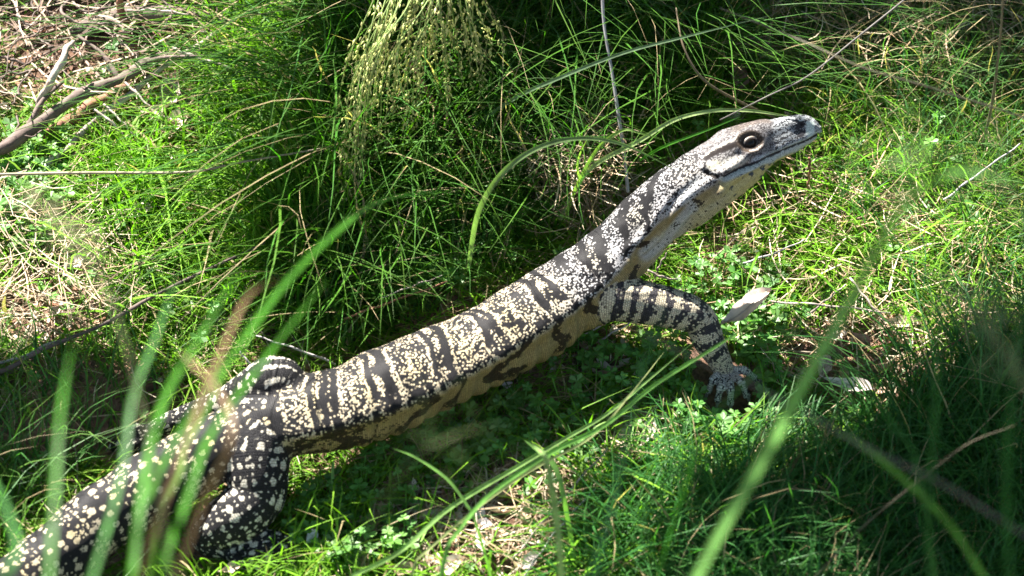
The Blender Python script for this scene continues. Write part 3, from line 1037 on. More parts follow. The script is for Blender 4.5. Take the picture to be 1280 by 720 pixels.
def blades_mesh(base, h, wd, az, lean, col, nseg=4, droop=0.35, keep=None, name='grass'):
    """every blade a tapering bent strip; blades that would cross the lizard are thinned"""
    n = len(base)
    r = np.random.default_rng(n)
    t = np.linspace(0, 1, nseg + 1)
    D = np.stack([np.cos(az), np.sin(az), 0 * az], 1)
    hor = (lean * h)[:, None] * (t[None] ** 1.7)
    ver = h[:, None] * (t[None] - droop * np.minimum(lean, 2.2)[:, None] * t[None] ** 2.4)
    kink = 0.06 * h[:, None] * np.sin(t[None] * 5 + r.uniform(0, 6, n)[:, None])
    side = np.stack([-D[:, 1], D[:, 0], 0 * az], 1)
    Cn = base[:, None] + hor[..., None] * D[:, None] + kink[..., None] * side[:, None]
    Cn[..., 2] += ver - 0.004
    # leave the lizard readable
    ok = np.ones(n, bool)
    for k in range(1, nseg + 1):
        px, py, zz = project(Cn[:, k])
        hit = inside(px, py, OUTLINE) | poly_mask(px, py, LEGS_PX)
        front = zz < 10
        ok &= ~hit
        pm, pn, _ = project((Cn[:, k] + Cn[:, k - 1]) / 2)
        ok &= ~(inside(pm, pn, OUTLINE) | poly_mask(pm, pn, LEGS_PX))
    if keep is not None:
        # blades rooted behind the animal are hidden by it anyway; keep those
        ok |= keep
    Cn, wd, side, col, h = Cn[ok], wd[ok], side[ok], col[ok], h[ok]
    n = len(Cn)
    r2 = r.uniform(-0.9, 0.9, n)[:, None]
    sd = side * np.cos(r2) + np.stack([D[ok][:, 0], D[ok][:, 1], 0 * h], 1) * np.sin(r2)
    wt = np.clip(1 - t[:-1] ** 1.6, 0, 1)
    wt[0] = .7
    A = Cn[:, :-1] - sd[:, None] * (wd[:, None] * wt[None])[..., None] / 2
    B = Cn[:, :-1] + sd[:, None] * (wd[:, None] * wt[None])[..., None] / 2
    per = 2 * nseg + 1
    V = np.empty((n, per, 3))
    V[:, 0:2 * nseg:2] = A
    V[:, 1:2 * nseg:2] = B
    V[:, -1] = Cn[:, -1]
    off = np.arange(n)[:, None] * per
    Q = np.concatenate([np.stack([off[:, 0] + 2 * k, off[:, 0] + 2 * k + 1, off[:, 0] + 2 * k + 3, off[:, 0] + 2 * k + 2], 1) for k in range(nseg - 1)])
    T = np.stack([off[:, 0] + 2 * nseg - 2, off[:, 0] + 2 * nseg - 1, off[:, 0] + 2 * nseg], 1)
    me = mesh_from(name, V.reshape(-1, 3), Q, T)
    base_f = np.ones(per)
    attr_col(me, 'Col', (col[:, None] * base_f[None, :, None]).reshape(-1, 3))
    return me


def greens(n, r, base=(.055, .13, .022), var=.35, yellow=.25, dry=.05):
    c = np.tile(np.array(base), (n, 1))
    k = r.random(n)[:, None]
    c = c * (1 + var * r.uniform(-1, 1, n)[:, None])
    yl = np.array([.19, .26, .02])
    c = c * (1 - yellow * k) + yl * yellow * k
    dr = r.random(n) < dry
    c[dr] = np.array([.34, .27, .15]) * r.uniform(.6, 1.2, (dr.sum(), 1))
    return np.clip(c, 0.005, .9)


def in_front(base):
    """True for ground points on the camera's side of the lizard's axis"""
    i, _ = nearest(base, BC)
    return ((base - BC[i]) @ np.array([0.3, -1, 0])) > 0


def grass_patch(name, label, n, poly, h0, h1, w0, w1, lean0, lean1, base, seed, bare=0.85, cat='grass', az=None, dry=.05, yellow=.25, nseg=4, droop=.35, clump=0.0, avoid=True, short_near=False):
    r = np.random.default_rng(seed)
    B = scatter(n, poly, seed=seed)
    px, py, _ = project(B)
    bm = poly_mask(px, py, BARE)
    k = ~(bm & (r.random(n) < bare))
    # clumpy density
    dn = .5 + .5 * vnoise(B[:, 0] * 6, B[:, 1] * 6, seed + 1)
    k &= r.random(n) < np.clip(.45 + .8 * dn, .12, 1)
    B = B[k]
    if clump:
        c = scatter(max(3, int(clump)), poly, seed=seed + 5)
        j = r.integers(0, len(c), len(B))
        off = r.normal(0, .012, (len(B), 2))
        B = c[j].copy()
        B[:, :2] += off
        B[:, 2] = ground_z(B[:, 0], B[:, 1])
    m = len(B)
    h = r.uniform(h0, h1, m) * np.clip(1 + .25 * vnoise(B[:, 0] * 4, B[:, 1] * 4, seed + 2), .5, 1.5)
    wd = r.uniform(w0, w1, m)
    if az is None:
        a = r.uniform(0, 2 * math.pi, m)
    else:
        a = az[0] + r.normal(0, az[1], m)
    if clump:
        a = np.arctan2(off[:, 1], off[:, 0]) + r.normal(0, .5, m)
    ln = r.uniform(lean0, lean1, m)
    if short_near:
        # blades shortened towards the animal so their tops stay out of the sun
        _, dl_ = nearest(B * [1, 1, 0], BC * [1, 1, 0])
        h = h * (.28 + .72 * smooth01(dl_, .06, .34))
    keep = ~in_front(B) & (h < .06)
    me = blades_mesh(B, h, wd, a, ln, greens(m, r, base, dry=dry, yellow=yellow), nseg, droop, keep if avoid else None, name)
    return link(name, me, M_GRASS, label=label, cat=cat, kind='stuff')


WHOLE = [(-140, -120), (1420, -120), (1420, 900), (-140, 900)]
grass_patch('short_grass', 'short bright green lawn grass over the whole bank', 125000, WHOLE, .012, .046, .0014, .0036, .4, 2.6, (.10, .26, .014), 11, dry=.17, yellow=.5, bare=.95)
TUFT = [(330, 420), (370, 270), (425, 130), (380, -60), (900, -60), (900, 150), (820, 200), (760, 250), (690, 310), (600, 370), (440, 450)]
grass_patch('tussock_grass', 'shade-darkened green tall tussock grass behind the lizard', 7500, TUFT, .09, .28, .0018, .0050, .2, 1.7, (.026, .105, .008), 12, bare=.2, dry=.09, yellow=.2, nseg=7, droop=.42, short_near=True)  # base colour lowered to deepen the shade behind the animal
ARCH = [(400, 200), (430, -40), (600, -60), (560, 120), (470, 260)]
grass_patch('arching_grass', 'long dark grass blades arching left over the sunlit grass', 260, ARCH, .24, .44, .0020, .0042, .9, 1.7, (.03, .10, .015), 19, bare=0, dry=.1, yellow=.1, nseg=9, droop=.36, az=(3.75, .45))
RIGHTT = [(980, 130), (1400, 60), (1400, 480), (1180, 440), (1080, 330), (1000, 230)]
grass_patch('wispy_grass', 'thin tall wispy grass at the right edge', 1500, RIGHTT, .05, .14, .0012, .0030, .3, 1.3, (.045, .14, .04), 13, bare=.85, dry=.22, nseg=6)
LOWR = [(860, 900), (700, 760), (760, 640), (880, 580), (960, 530), (1060, 560), (1180, 480), (1400, 400), (1400, 900)]
grass_patch('shaded_grass', 'dense grass at lower right, coloured blue green to look shaded', 9000, LOWR, .05, .16, .0016, .0040, .2, 1.3, (.030, .125, .028), 14, bare=.2, dry=.07, yellow=.1, nseg=6)  # base colour carries the dark blue green of the shade
TOPR = [(880, -100), (1420, -100), (1420, 140), (1040, 140), (900, 130)]
grass_patch('thin_grass', 'sparse thin grass mixed with straw at upper right', 4200, TOPR, .05, .16, .0012, .0030, .3, 1.5, (.05, .13, .035), 15, bare=.2, dry=.30, nseg=6)
LEFTG = [(190, 420), (110, 250), (170, 120), (260, -60), (440, -60), (430, 150), (390, 260), (330, 400)]
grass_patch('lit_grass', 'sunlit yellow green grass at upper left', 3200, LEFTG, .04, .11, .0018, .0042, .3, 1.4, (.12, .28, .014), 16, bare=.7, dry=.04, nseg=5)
FRONTW = [(420, 760), (440, 690), (700, 585), (860, 530), (900, 600), (760, 760)]
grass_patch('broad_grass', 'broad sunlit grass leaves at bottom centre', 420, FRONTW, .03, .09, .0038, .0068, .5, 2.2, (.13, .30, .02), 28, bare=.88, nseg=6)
RIGHTW = [(850, 260), (1000, 200), (1300, 180), (1300, 420), (1150, 480), (900, 440)]
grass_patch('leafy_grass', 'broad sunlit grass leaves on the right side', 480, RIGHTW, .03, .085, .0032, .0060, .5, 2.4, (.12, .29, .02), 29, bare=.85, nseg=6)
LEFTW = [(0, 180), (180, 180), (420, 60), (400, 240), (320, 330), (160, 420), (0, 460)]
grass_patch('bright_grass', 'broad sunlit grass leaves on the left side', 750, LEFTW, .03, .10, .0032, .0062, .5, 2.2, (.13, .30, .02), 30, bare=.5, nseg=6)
LOWL = [(-140, 900), (-140, 440), (100, 440), (250, 470), (180, 540), (60, 640), (20, 700), (200, 900)]
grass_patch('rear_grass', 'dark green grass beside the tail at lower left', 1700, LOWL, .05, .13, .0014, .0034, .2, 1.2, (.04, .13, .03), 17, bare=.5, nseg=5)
FRONT = [(200, 900), (230, 700), (420, 610), (700, 560), (860, 500), (960, 500), (900, 640), (760, 900)]
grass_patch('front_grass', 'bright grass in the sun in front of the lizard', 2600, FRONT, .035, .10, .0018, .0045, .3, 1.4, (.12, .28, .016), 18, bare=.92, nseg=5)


def dry_straw(name, label, n, poly, l0, l1, w0, w1, seed, lift=.02, cols=((.34, .26, .16), (.24, .16, .09), (.40, .33, .23))):
    r = np.random.default_rng(seed)
    B = scatter(n, poly, seed=seed)
    l = r.uniform(l0, l1, n)
    a = r.uniform(0, 6.28, n)
    D = np.stack([np.cos(a), np.sin(a), r.uniform(-.15, .35, n)], 1)
    S = np.stack([-np.sin(a), np.cos(a), 0 * a], 1)
    bend = r.uniform(-.25, .25, n)
    t = np.linspace(-.5, .5, 5)
    Cn = B[:, None] + D[:, None] * (l[:, None] * t[None])[..., None] + S[:, None] * (bend[:, None] * l[:, None] * (t[None] ** 2) * 2)[..., None]
    Cn[..., 2] = np.maximum(Cn[..., 2], ground_z(Cn[..., 0], Cn[..., 1]) + .002)
    Cn[..., 2] += r.uniform(0, lift, n)[:, None]
    px, py, _ = project(Cn.mean(1))
    ok = ~(inside(px, py, OUTLINE) | poly_mask(px, py, LEGS_PX)) | ~in_front(B)
    for k in (0, 4):
        px, py, _ = project(Cn[:, k])
        ok &= ~(inside(px, py, OUTLINE) | poly_mask(px, py, LEGS_PX)) | ~in_front(B)
    Cn, S, n = Cn[ok], S[ok], ok.sum()
    wd = r.uniform(w0, w1, n)
    S = S + np.array([0, 0, 1.0]) * r.uniform(-.5, .5, (n, 1))
    wt = np.array([.6, 1, 1, .9, .3])
    A = Cn - S[:, None] * (wd[:, None] * wt)[..., None] / 2
    Bq = Cn + S[:, None] * (wd[:, None] * wt)[..., None] / 2
    V = np.stack([A, Bq], 2).reshape(n, 10, 3)
    off = np.arange(n) * 10
    Q = np.concatenate([np.stack([off + 2 * k, off + 2 * k + 1, off + 2 * k + 3, off + 2 * k + 2], 1) for k in range(4)])
    me = mesh_from(name, V.reshape(-1, 3), Q)
    c = np.array(cols)[r.integers(0, len(cols), n)] * r.uniform(.6, 1.25, (n, 1))
    attr_col(me, 'Col', np.repeat(c, 10, 0))
    return link(name, me, M_DRY, label=label, cat='dry grass', kind='stuff')


dry_straw('dry_grass', 'scattered dry straw and stems between the grass', 2200, WHOLE, .02, .09, .0007, .0018, 21)
dry_straw('straw_tangle', 'tangle of dead brown roots and straw at upper left', 250, [(-60, -40), (300, -40), (300, 60), (200, 120), (60, 170), (-60, 190)], .04, .17, .0010, .0028, 22, .07, ((.17, .11, .08), (.10, .06, .04), (.34, .27, .20)))
dry_straw('bleached_straw', 'bleached dead stems on the bare patch at left', 420, [(-60, 230), (150, 230), (200, 330), (170, 420), (-60, 480)], .03, .12, .0007, .0016, 23, .04, ((.42, .34, .24), (.32, .22, .14)))
dry_straw('straw_litter', 'straw litter in the shade at upper right', 500, [(900, -60), (1400, -60), (1400, 130), (960, 130)], .04, .15, .0009, .0020, 24, .08)
dry_straw('fine_straw', 'fine pale straw on the sunny right side', 480, [(850, 230), (1050, 200), (1300, 330), (1200, 520), (980, 500), (900, 400)], .02, .10, .0007, .0018, 25, .03, ((.5, .4, .28), (.4, .26, .16)))
dry_straw('dead_grass', 'dead grass bits on the bare soil in front', 500, [(440, 720), (500, 610), (700, 570), (860, 500), (860, 560), (700, 720)], .02, .08, .0008, .0020, 26, .02)
dry_straw('trampled_straw', 'brown thatch of dead grass beside the shoulder', 260, [(650, 250), (760, 210), (790, 260), (740, 300), (680, 320)], .05, .12, .001, .002, 27, .09)


def root_tangle():
    """curly dead roots and wiry stems in the corner, too tangled to count"""
    r = np.random.default_rng(222)
    B = scatter(48, [(-60, -40), (300, -40), (290, 60), (190, 120), (60, 170), (-60, 200)], seed=223)
    parts = []
    for b in B:
        a = r.uniform(0, 6.28)
        p, pts = b + np.array([0, 0, r.uniform(.01, .08)]), []
        for k in range(16):
            a += r.normal(0, .45)
            p = p + np.array([math.cos(a), math.sin(a), r.normal(0, .35)]) * r.uniform(.006, .014)
            p[2] = max(p[2], float(ground_z(p[0], p[1])) + .003)
            pts.append(p.copy())
        parts.append(tube(catmull(pts, 30), np.linspace(1, .4, 30) * r.uniform(.0007, .0024), 6, .1))
    V, Q, T = merge(parts)
    link('root_tangle', mesh_from('root_tangle', V, Q, T), M_BARK, label='curly wiry dead roots tangled in the upper left corner', cat='roots', kind='stuff')


root_tangle()


def leaf_litter():
    """small curled leaf scraps, too many to count"""
    r = np.random.default_rng(31)
    polys = [(BARE[0], 150), (BARE[1], 90), (BARE[2], 40), (BARE[3], 60), (BARE[5], 60), (BARE[6], 50), (BARE[7], 30), (WHOLE, 260), (BARE[8], 25)]
    B = np.vstack([scatter(k, p, seed=40 + i) for i, (p, k) in enumerate(polys)])
    px, py, _ = project(B)
    B = B[~(inside(px, py, OUTLINE) & in_front(B))]
    n = len(B)
    L_ = r.uniform(.008, .026, n)
    W_ = L_ * r.uniform(.3, .6, n)
    a = r.uniform(0, 6.28, n)
    T_ = np.stack([np.cos(a), np.sin(a), r.uniform(-.3, .4, n)], 1)
    S_ = np.stack([-np.sin(a), np.cos(a), r.uniform(-.5, .5, n)], 1)
    t = np.linspace(-.5, .5, 6)
    prof = np.array([.05, .7, 1, .9, .55, .03])
    V = []
    for j in (-1, 0, 1):
        V.append(B[:, None] + T_[:, None] * (L_[:, None] * t)[..., None] + S_[:, None] * (j * W_[:, None] * prof / 2)[..., None] + np.array([0, 0, 1]) * (np.abs(j) * W_[:, None] * .25 + L_[:, None] * .5 * t ** 2 + .008)[..., None])
    V = np.stack(V, 2).reshape(n, 18, 3)
    off = np.arange(n) * 18
    Q = []
    for k in range(5):
        for j in (0, 1):
            b = off + k * 3 + j
            Q.append(np.stack([b, b + 1, b + 4, b + 3], 1))
    me = mesh_from('leaf_litter', V.reshape(-1, 3), np.concatenate(Q))
    pal = np.array([[.34, .22, .15], [.50, .42, .34], [.22, .11, .07], [.42, .30, .22]])
    c = pal[r.integers(0, 4, n)] * r.uniform(.7, 1.2, (n, 1))
    attr_col(me, 'Col', np.repeat(c, 18, 0))
    link('leaf_litter', me, M_DEAD, label='small curled dead leaf scraps on soil and grass', cat='leaf litter', kind='stuff')


leaf_litter()


def clover():
    """low three-leaved plants, a ground cover"""
    r = np.random.default_rng(51)
    zones = [([(400, 620), (500, 600), (520, 720), (380, 730), (360, 690)], 170), ([(540, 500), (640, 480), (660, 540), (580, 560), (500, 560)], 110),
             ([(590, 220), (720, 220), (700, 290), (600, 310)], 90), ([(440, 380), (560, 340), (600, 370), (480, 420)], 60),
             ([(840, 360), (960, 330), (1000, 420), (940, 480), (840, 450)], 170), ([(840, 470), (980, 470), (960, 560), (850, 560)], 130),
             ([(0, 180), (90, 180), (90, 330), (0, 330)], 130), ([(700, 440), (860, 430), (870, 520), (700, 530)], 110), (WHOLE, 420),
             ([(1000, 560), (1280, 500), (1280, 720), (1000, 720)], 120), ([(440, 590), (560, 550), (720, 520), (720, 590), (560, 620)], 120)]
    B = np.vstack([scatter(k, p, seed=60 + i) for i, (p, k) in enumerate(zones)])
    V, Q, col = [], [], []
    o = 0
    for b in B:
        hh = r.uniform(.012, .040)
        s_ = r.uniform(.004, .0085)
        a0 = r.uniform(0, 6.28)
        top = b + np.array([r.normal(0, .006), r.normal(0, .006), hh])
        px, py, _ = project(top[None])
        if (inside(px, py, OUTLINE) | poly_mask(px, py, LEGS_PX))[0] and in_front(b[None])[0]:
            continue
        c = np.array([.07, .20, .035]) * r.uniform(.6, 1.35) + np.array([.03, .02, 0]) * r.random()
        tilt = np.array([r.normal(0, .25), r.normal(0, .25) - .15, 1.0])
        tilt /= np.linalg.norm(tilt)
        e1 = np.cross(tilt, [1, 0, 0.1]); e1 /= np.linalg.norm(e1)
        e2 = np.cross(tilt, e1)
        for q in range(3):
            a = a0 + q * 2.094 + r.normal(0, .1)
            d_ = e1 * math.cos(a) + e2 * math.sin(a)
            n_ = np.cross(tilt, d_)
            w_ = s_ * .62
            pts = [top, top + d_ * s_ * .6 - n_ * w_ + tilt * s_ * .22, top + d_ * s_ * 1.25 - n_ * w_ * .8 + tilt * s_ * .25, top + d_ * s_ * 1.12 + tilt * s_ * .02,
                   top + d_ * s_ * 1.25 + n_ * w_ * .8 + tilt * s_ * .25, top + d_ * s_ * .6 + n_ * w_ + tilt * s_ * .22]
            V += pts
            Q += [(o, o + 1, o + 2, o + 3), (o, o + 3, o + 4, o + 5)]
            col += [c] * 6
            o += 6
        g = np.array([.0006, 0, 0])
        V += [b - g, b + g, top + g, top - g]
        Q.append((o, o + 1, o + 2, o + 3))
        col += [c] * 4
        o += 4
    me = mesh_from('clover', np.array(V), np.array(Q), smooth=False)
    attr_col(me, 'Col', np.array(col))
    link('clover', me, M_CLOVER, label='low three leaved clover growing among the grass', cat='clover', kind='stuff')


clover()

# ------------------------------------------------------------------ fallen leaves one can point to
def dead_leaf(px, py, length, width, ang, col, label, h=.02, curl=.12, tilt=(0, 0)):
    """length, width in photo pixels; ang = direction in the picture, degrees"""
    c = at(px, py, h)
    sc = ((c - CAM) @ FWD) / FPX
    a = R(ang)
    # lies roughly facing halfway between up and the camera
    nrm = np.array([tilt[0], -.45 + tilt[1], .9]); nrm /= np.linalg.norm(nrm)
    d_ = RIGHT * math.cos(a) + UPV * math.sin(a)
    d_ = d_ - nrm * (d_ @ nrm); d_ /= np.linalg.norm(d_)
    s_ = np.cross(nrm, d_)
    L_, W_ = length * sc, width * sc * 1.25
    m = 11
    t = np.linspace(-.5, .5, m)
    prof = np.clip(np.sin((t + .5) ** 1.15 * math.pi) ** .85 * (1 + .12 * np.sin(t * 9 + px)), .02, 1)
    V = []
    for i in range(m):
        for j in (-1, -.5, 0, .5, 1):
            wob = 1 + .08 * math.sin(i * 2.1 + j * 3 + px)
            V.append(c + d_ * t[i] * L_ + s_ * (j * prof[i] * W_ / 2 * wob + .08 * L_ * math.sin(t[i] * 4)) + nrm * (abs(j) ** 1.5 * W_ * curl * 2 + L_ * .5 * curl * t[i] ** 2 * 2))
    i = np.arange(m - 1)[:, None] * 5
    j = np.arange(4)[None]
    q = np.stack([i + j, i + j + 1, i + j + 6, i + j + 5], -1).reshape(-1, 4)
    me = mesh_from('dead_leaf', np.array(V), q)
    attr_col(me, 'Col', np.tile(np.array(col), (len(V), 1)))
    o = link('dead_leaf', me, M_DEAD, label=label, cat='leaf', group='fallen dead leaves on the bank')
    # midrib and stalk, a part
    rib = [c + d_ * tt * L_ + s_ * (.08 * L_ * math.sin(tt * 4)) + nrm * (L_ * curl * tt ** 2 + .0005) for tt in np.linspace(-.62, .5, 9)]
    v_, q_, t_ = tube(rib, np.linspace(.0009, .0003, 9), 5)
    rm = mesh_from('midrib', v_, q_, t_)
    attr_col(rm, 'Col', np.tile(np.array(col) * .75, (len(v_), 1)))
    link('midrib', rm, M_DEAD, o)
    return o


PL, BN, GY = (.62, .54, .50), (.34, .20, .13), (.40, .34, .33)
for args in [
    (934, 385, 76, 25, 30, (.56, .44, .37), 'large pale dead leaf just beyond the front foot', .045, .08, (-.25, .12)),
    (172, 263, 44, 17, 2, (.58, .50, .36), 'cream dead leaf lying flat in sunlit grass at left', .02, .03),
    (600, 640, 26, 11, 80, PL, 'upper white leaf scrap on bare soil in front of the belly'),
    (604, 656, 24, 13, 160, PL, 'middle white leaf scrap on bare soil, curled sideways'),
    (598, 678, 30, 12, 100, PL, 'lower white leaf scrap standing on bare soil'),
    (562, 708, 40, 19, 20, (.56, .46, .38), 'tan leaf at the bottom edge on bare soil'),
    (637, 488, 19, 17, 60, PL, 'small bright leaf just under the belly'),
    (1062, 482, 62, 17, -28, PL, 'long pale leaf on the soil right of the front foot'),
    (1030, 460, 34, 16, 60, (.46, .34, .28), 'curled brownish leaf beside the long pale leaf'),
    (1128, 404, 46, 15, -18, (.55, .42, .32), 'tan leaf under the thin white crossed sticks'),
    (1100, 530, 30, 12, 10, BN, 'brown leaf at the edge of the lower right shade'),
    (810, 541, 40, 14, 60, PL, 'upright pale leaf on soil below the front foot'),
    (776, 550, 36, 14, 50, (.50, .36, .28), 'pinkish folded leaf on soil left of an upright pale leaf'),
    (734, 600, 32, 13, 20, (.56, .48, .42), 'pale leaf half buried in grass right of the soil clod'),
    (662, 702, 34, 15, 35, (.58, .50, .46), 'pale leaf in the grass near the bottom centre'),
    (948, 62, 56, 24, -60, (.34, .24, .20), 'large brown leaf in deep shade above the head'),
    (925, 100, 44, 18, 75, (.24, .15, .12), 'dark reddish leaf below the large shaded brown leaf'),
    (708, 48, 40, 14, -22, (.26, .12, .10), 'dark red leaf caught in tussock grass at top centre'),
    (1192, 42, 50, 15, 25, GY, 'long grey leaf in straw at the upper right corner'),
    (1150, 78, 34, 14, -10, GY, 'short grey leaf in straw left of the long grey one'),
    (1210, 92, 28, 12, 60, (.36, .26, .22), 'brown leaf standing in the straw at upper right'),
    (212, 120, 46, 24, 70, (.36, .27, .24), 'broad brown leaf leaning behind the thick branch'),
    (222, 152, 34, 22, 20, (.56, .44, .34), 'sunlit tan leaf on soil below the thick branch'),
    (196, 142, 24, 15, 50, (.50, .40, .34), 'small tan leaf on soil between the upper left sticks'),
    (238, 265, 28, 12, -15, (.36, .20, .09), 'orange brown leaf in grass right of the cream leaf'),
    (400, 290, 17, 11, 10, (.42, .12, .02), 'small orange leaf glowing in the dark tussock'),
    (390, 672, 22, 13, 50, (.58, .56, .55), 'small white leaf beside the hind foot'),
    (96, 328, 34, 15, 30, (.50, .42, .38), 'pale curled leaf in bleached straw at left'),
    (290, 650 + 60, 30, 12, 15, (.50, .38, .30), 'tan leaf in the grass below the hind foot'),
    (505, 712, 34, 16, -20, (.30, .20, .14), 'dull brown leaf near the bottom left of the bare soil'),
    (1075, 425, 30, 14, -50, (.28, .14, .09), 'dark leaf on soil under the crossed sticks'),
]:
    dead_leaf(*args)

# ------------------------------------------------------------------ sticks and stalks
def stick(name, label, rows, mat, cat='stick', group=None, rough=.12, sides=10, knots=0, wob=.0015, n=None):
    """rows: px, py, h, diameter in photo pixels"""
    rr = catmull(rows, n or (12 * len(rows)))
    P = np.array([at(a, b, h) for a, b, h, _ in rr])
    sc = ((P - CAM) @ FWD) / FPX
    rad = rr[:, 3] / 2 * sc
    k = len(P)
    ph = rng.uniform(0, 6, 3)
    x = np.linspace(0, 1, k)
    P[:, 2] += wob * np.sin(x * 17 + ph[0])
    P[:, 0] += wob * np.sin(x * 23 + ph[1])
    rad = rad * (1 + .10 * np.sin(x * 31 + ph[2]))
    v_, q_, t_ = tube(P, rad, sides, rough)
    me = mesh_from(name, v_, q_, t_)
    return link(name, me, mat, label=label, cat=cat, group=group), P


g = 'fallen sticks on the bank'
br, bp_ = stick('fallen_branch', 'thick grey brown branch lying across the upper left', [(-60, 215, .03, 17), (0, 187, .04, 17), (83, 130, .05, 15), (150, 97, .055, 13), (200, 73, .05, 12), (267, 72, .03, 9)], M_BARK, 'branch', g, .14, 12)
for (i, dx, dy, dz, r_) in ((20, .03, .05, .05, .004), (42, -.04, .05, .04, .0035), (52, .05, -.03, .03, .003)):
    p0 = bp_[i]
    pts = [p0, p0 + np.array([dx, dy, dz]) * .5, p0 + np.array([dx * 1.3, dy, dz * .8])]
    v_, q_, t_ = tube(np.array(catmull(pts, 8)), np.linspace(r_, r_ * .5, 8), 7, .15)
    link('side_twig', mesh_from('side_twig', v_, q_, t_), M_BARK, br)
stick('fallen_branch', 'second branch, paler and thinner, below the thick one', [(60, 205, .015, 8), (110, 160, .03, 8), (183, 100, .04, 7), (225, 70, .04, 6), (265, 44, .03, 5)], M_PALE, 'branch', g)
stick('fallen_branch', 'short bleached grey branch leaning up behind the thick one', [(38, 165, .01, 8), (50, 128, .05, 9), (63, 103, .08, 10), (80, 70, .10, 9), (90, 50, .10, 6)], M_PALE, 'branch', g)
stick('fallen_branch', 'reddish fat branch tucked under the thick grey one', [(55, 170, .01, 12), (90, 148, .02, 14), (130, 122, .025, 13), (160, 108, .02, 9)], M_STUMP, 'branch', g)
stick('broken_stump', 'upright reddish brown broken stem at the upper left', [(176, 84, 0, 13), (166, 58, .03, 12), (156, 30, .06, 10), (150, -5, .10, 9), (148, -40, .14, 8)], M_STUMP, 'stump', None, .2)
stick('root', 'dark smooth root in the top left corner', [(90, 40, .0, 22), (160, 20, .03, 26), (240, 22, .03, 22), (330, 40, .01, 14)], M_BARK, 'root', None, .1)
stick('long_twig', 'long thin grey twig running from left edge up into the tussock', [(-50, 482, .03, 7), (0, 463, .035, 6), (69, 432, .04, 5), (156, 390, .045, 4.5), (243, 345, .05, 4), (330, 303, .05, 3)], M_BARK, 'twig', g, .1, 8)
stick('long_twig', 'second grey twig beside the long one at the left edge', [(-50, 470, .02, 4), (0, 455, .03, 4), (60, 432, .03, 3.5), (110, 415, .03, 3)], M_TWIG, 'twig', g, .1, 6)
stick('long_twig', 'short dark twig under the pair at the left edge', [(-40, 492, .01, 5), (0, 472, .02, 4), (45, 448, .02, 3)], M_BARK, 'twig', g, .1, 6)
stick('dry_stalk', 'broken tan stalk sloping through the dark tussock', [(512, 75, .12, 4), (521, 94, .12, 5.5), (555, 142, .08, 7), (580, 184, .05, 8), (592, 198, .04, 6)], M_STUMP, 'stalk', g, .1)
TW = [
    ((133, 83, .05), (187, 133, .05), 4, 'white twig crossing the thick branch in the middle'),
    ((117, 137, .05), (157, 173, .03), 3.5, 'white twig below the thick branch on its left'),
    ((130, 130, .05), (170, 172, .03), 3, 'white twig just right of a parallel one below the branch'),
    ((215, 60, .06), (290, 85, .05), 4, 'pale bent twig at the right end of the thick branch'),
    ((200, 142, .02), (240, 160, .02), 3, 'short pale twig on soil below the thick branch'),
    ((160, 14, .08), (235, 18, .08), 3.5, 'straight straw coloured twig across the dark root'),
    ((20, 18, .08), (48, 38, .05), 3, 'short white twig at the top left corner'),
    ((961, 377, .03), (1113, 391, .03), 2.6, 'long white twig running right from the large pale leaf'),
    ((1063, 348, .04), (1110, 403, .02), 2.8, 'white twig crossing the long one from upper left'),
    ((1006, 397, .02), (1058, 355, .035), 2.8, 'white twig crossing the long one from lower left'),
    ((1073, 374, .02), (1090, 350, .03), 2.2, 'shortest white twig right of the crossing'),
    ((712, 447, .01), (795, 399, .03), 3.2, 'pale straw twig lying under the shoulder'),
    ((700, 440, .01), (792, 388, .03), 2.6, 'thinner straw twig just above the pale one at the shoulder'),
    ((806, 336, .05), (848, 350, .03), 3, 'white twig poking from behind the upper arm'),
    ((818, 350, .02), (834, 316, .07), 2.4, 'tan stem standing behind the upper arm'),
    ((1012, 198, .10), (1009, 240, .03), 3.4, 'upright orange brown stalk right of the throat'),
    ((640, 700, .02), (760, 560, .06), 3, 'pale stiff straw rising from the bottom centre'),
    ((655, 720, .02), (745, 610, .05), 3, 'grey stiff straw just right of the pale rising one'),
    ((430, 398, .04), (560, 352, .06), 3, 'bent brown straw just above the back in shade'),
    ((330, 470, .03), (300, 440, .06), 3, 'grey twig behind the far hind knee'),
    ((420, 455, .02), (320, 420, .05), 3, 'thin grey twig behind the hips in shade'),
    ((925, 330, .02), (1005, 300, .04), 2.4, 'thin grey twig in sunny grass below the throat'),
    ((1180, 250, .05), (1275, 180, .09), 3, 'grey twig slanting up at the right edge'),
    ((1130, 470, .04), (1230, 400, .06), 3, 'brown twig at right, beyond the crossed white ones'),
    ((478, 372, .06), (552, 345, .08), 1.6, 'thin stem with small leaves above the back'),
]
for a, b, dpx, lab in TW:
    m = ((a[0] + b[0]) / 2 + random.uniform(-4, 4), (a[1] + b[1]) / 2 + random.uniform(-4, 4), (a[2] + b[2]) / 2 + .004)
    mt = M_STUMP if ('orange' in lab or 'brown' in lab) else (M_TWIG if 'grey' in lab else M_PALE)
    stick('twig', lab, [(*a, dpx), (*m, dpx * .95), (*b, dpx * .6)], mt, 'twig', g, .1, 6, n=14, wob=.0008)


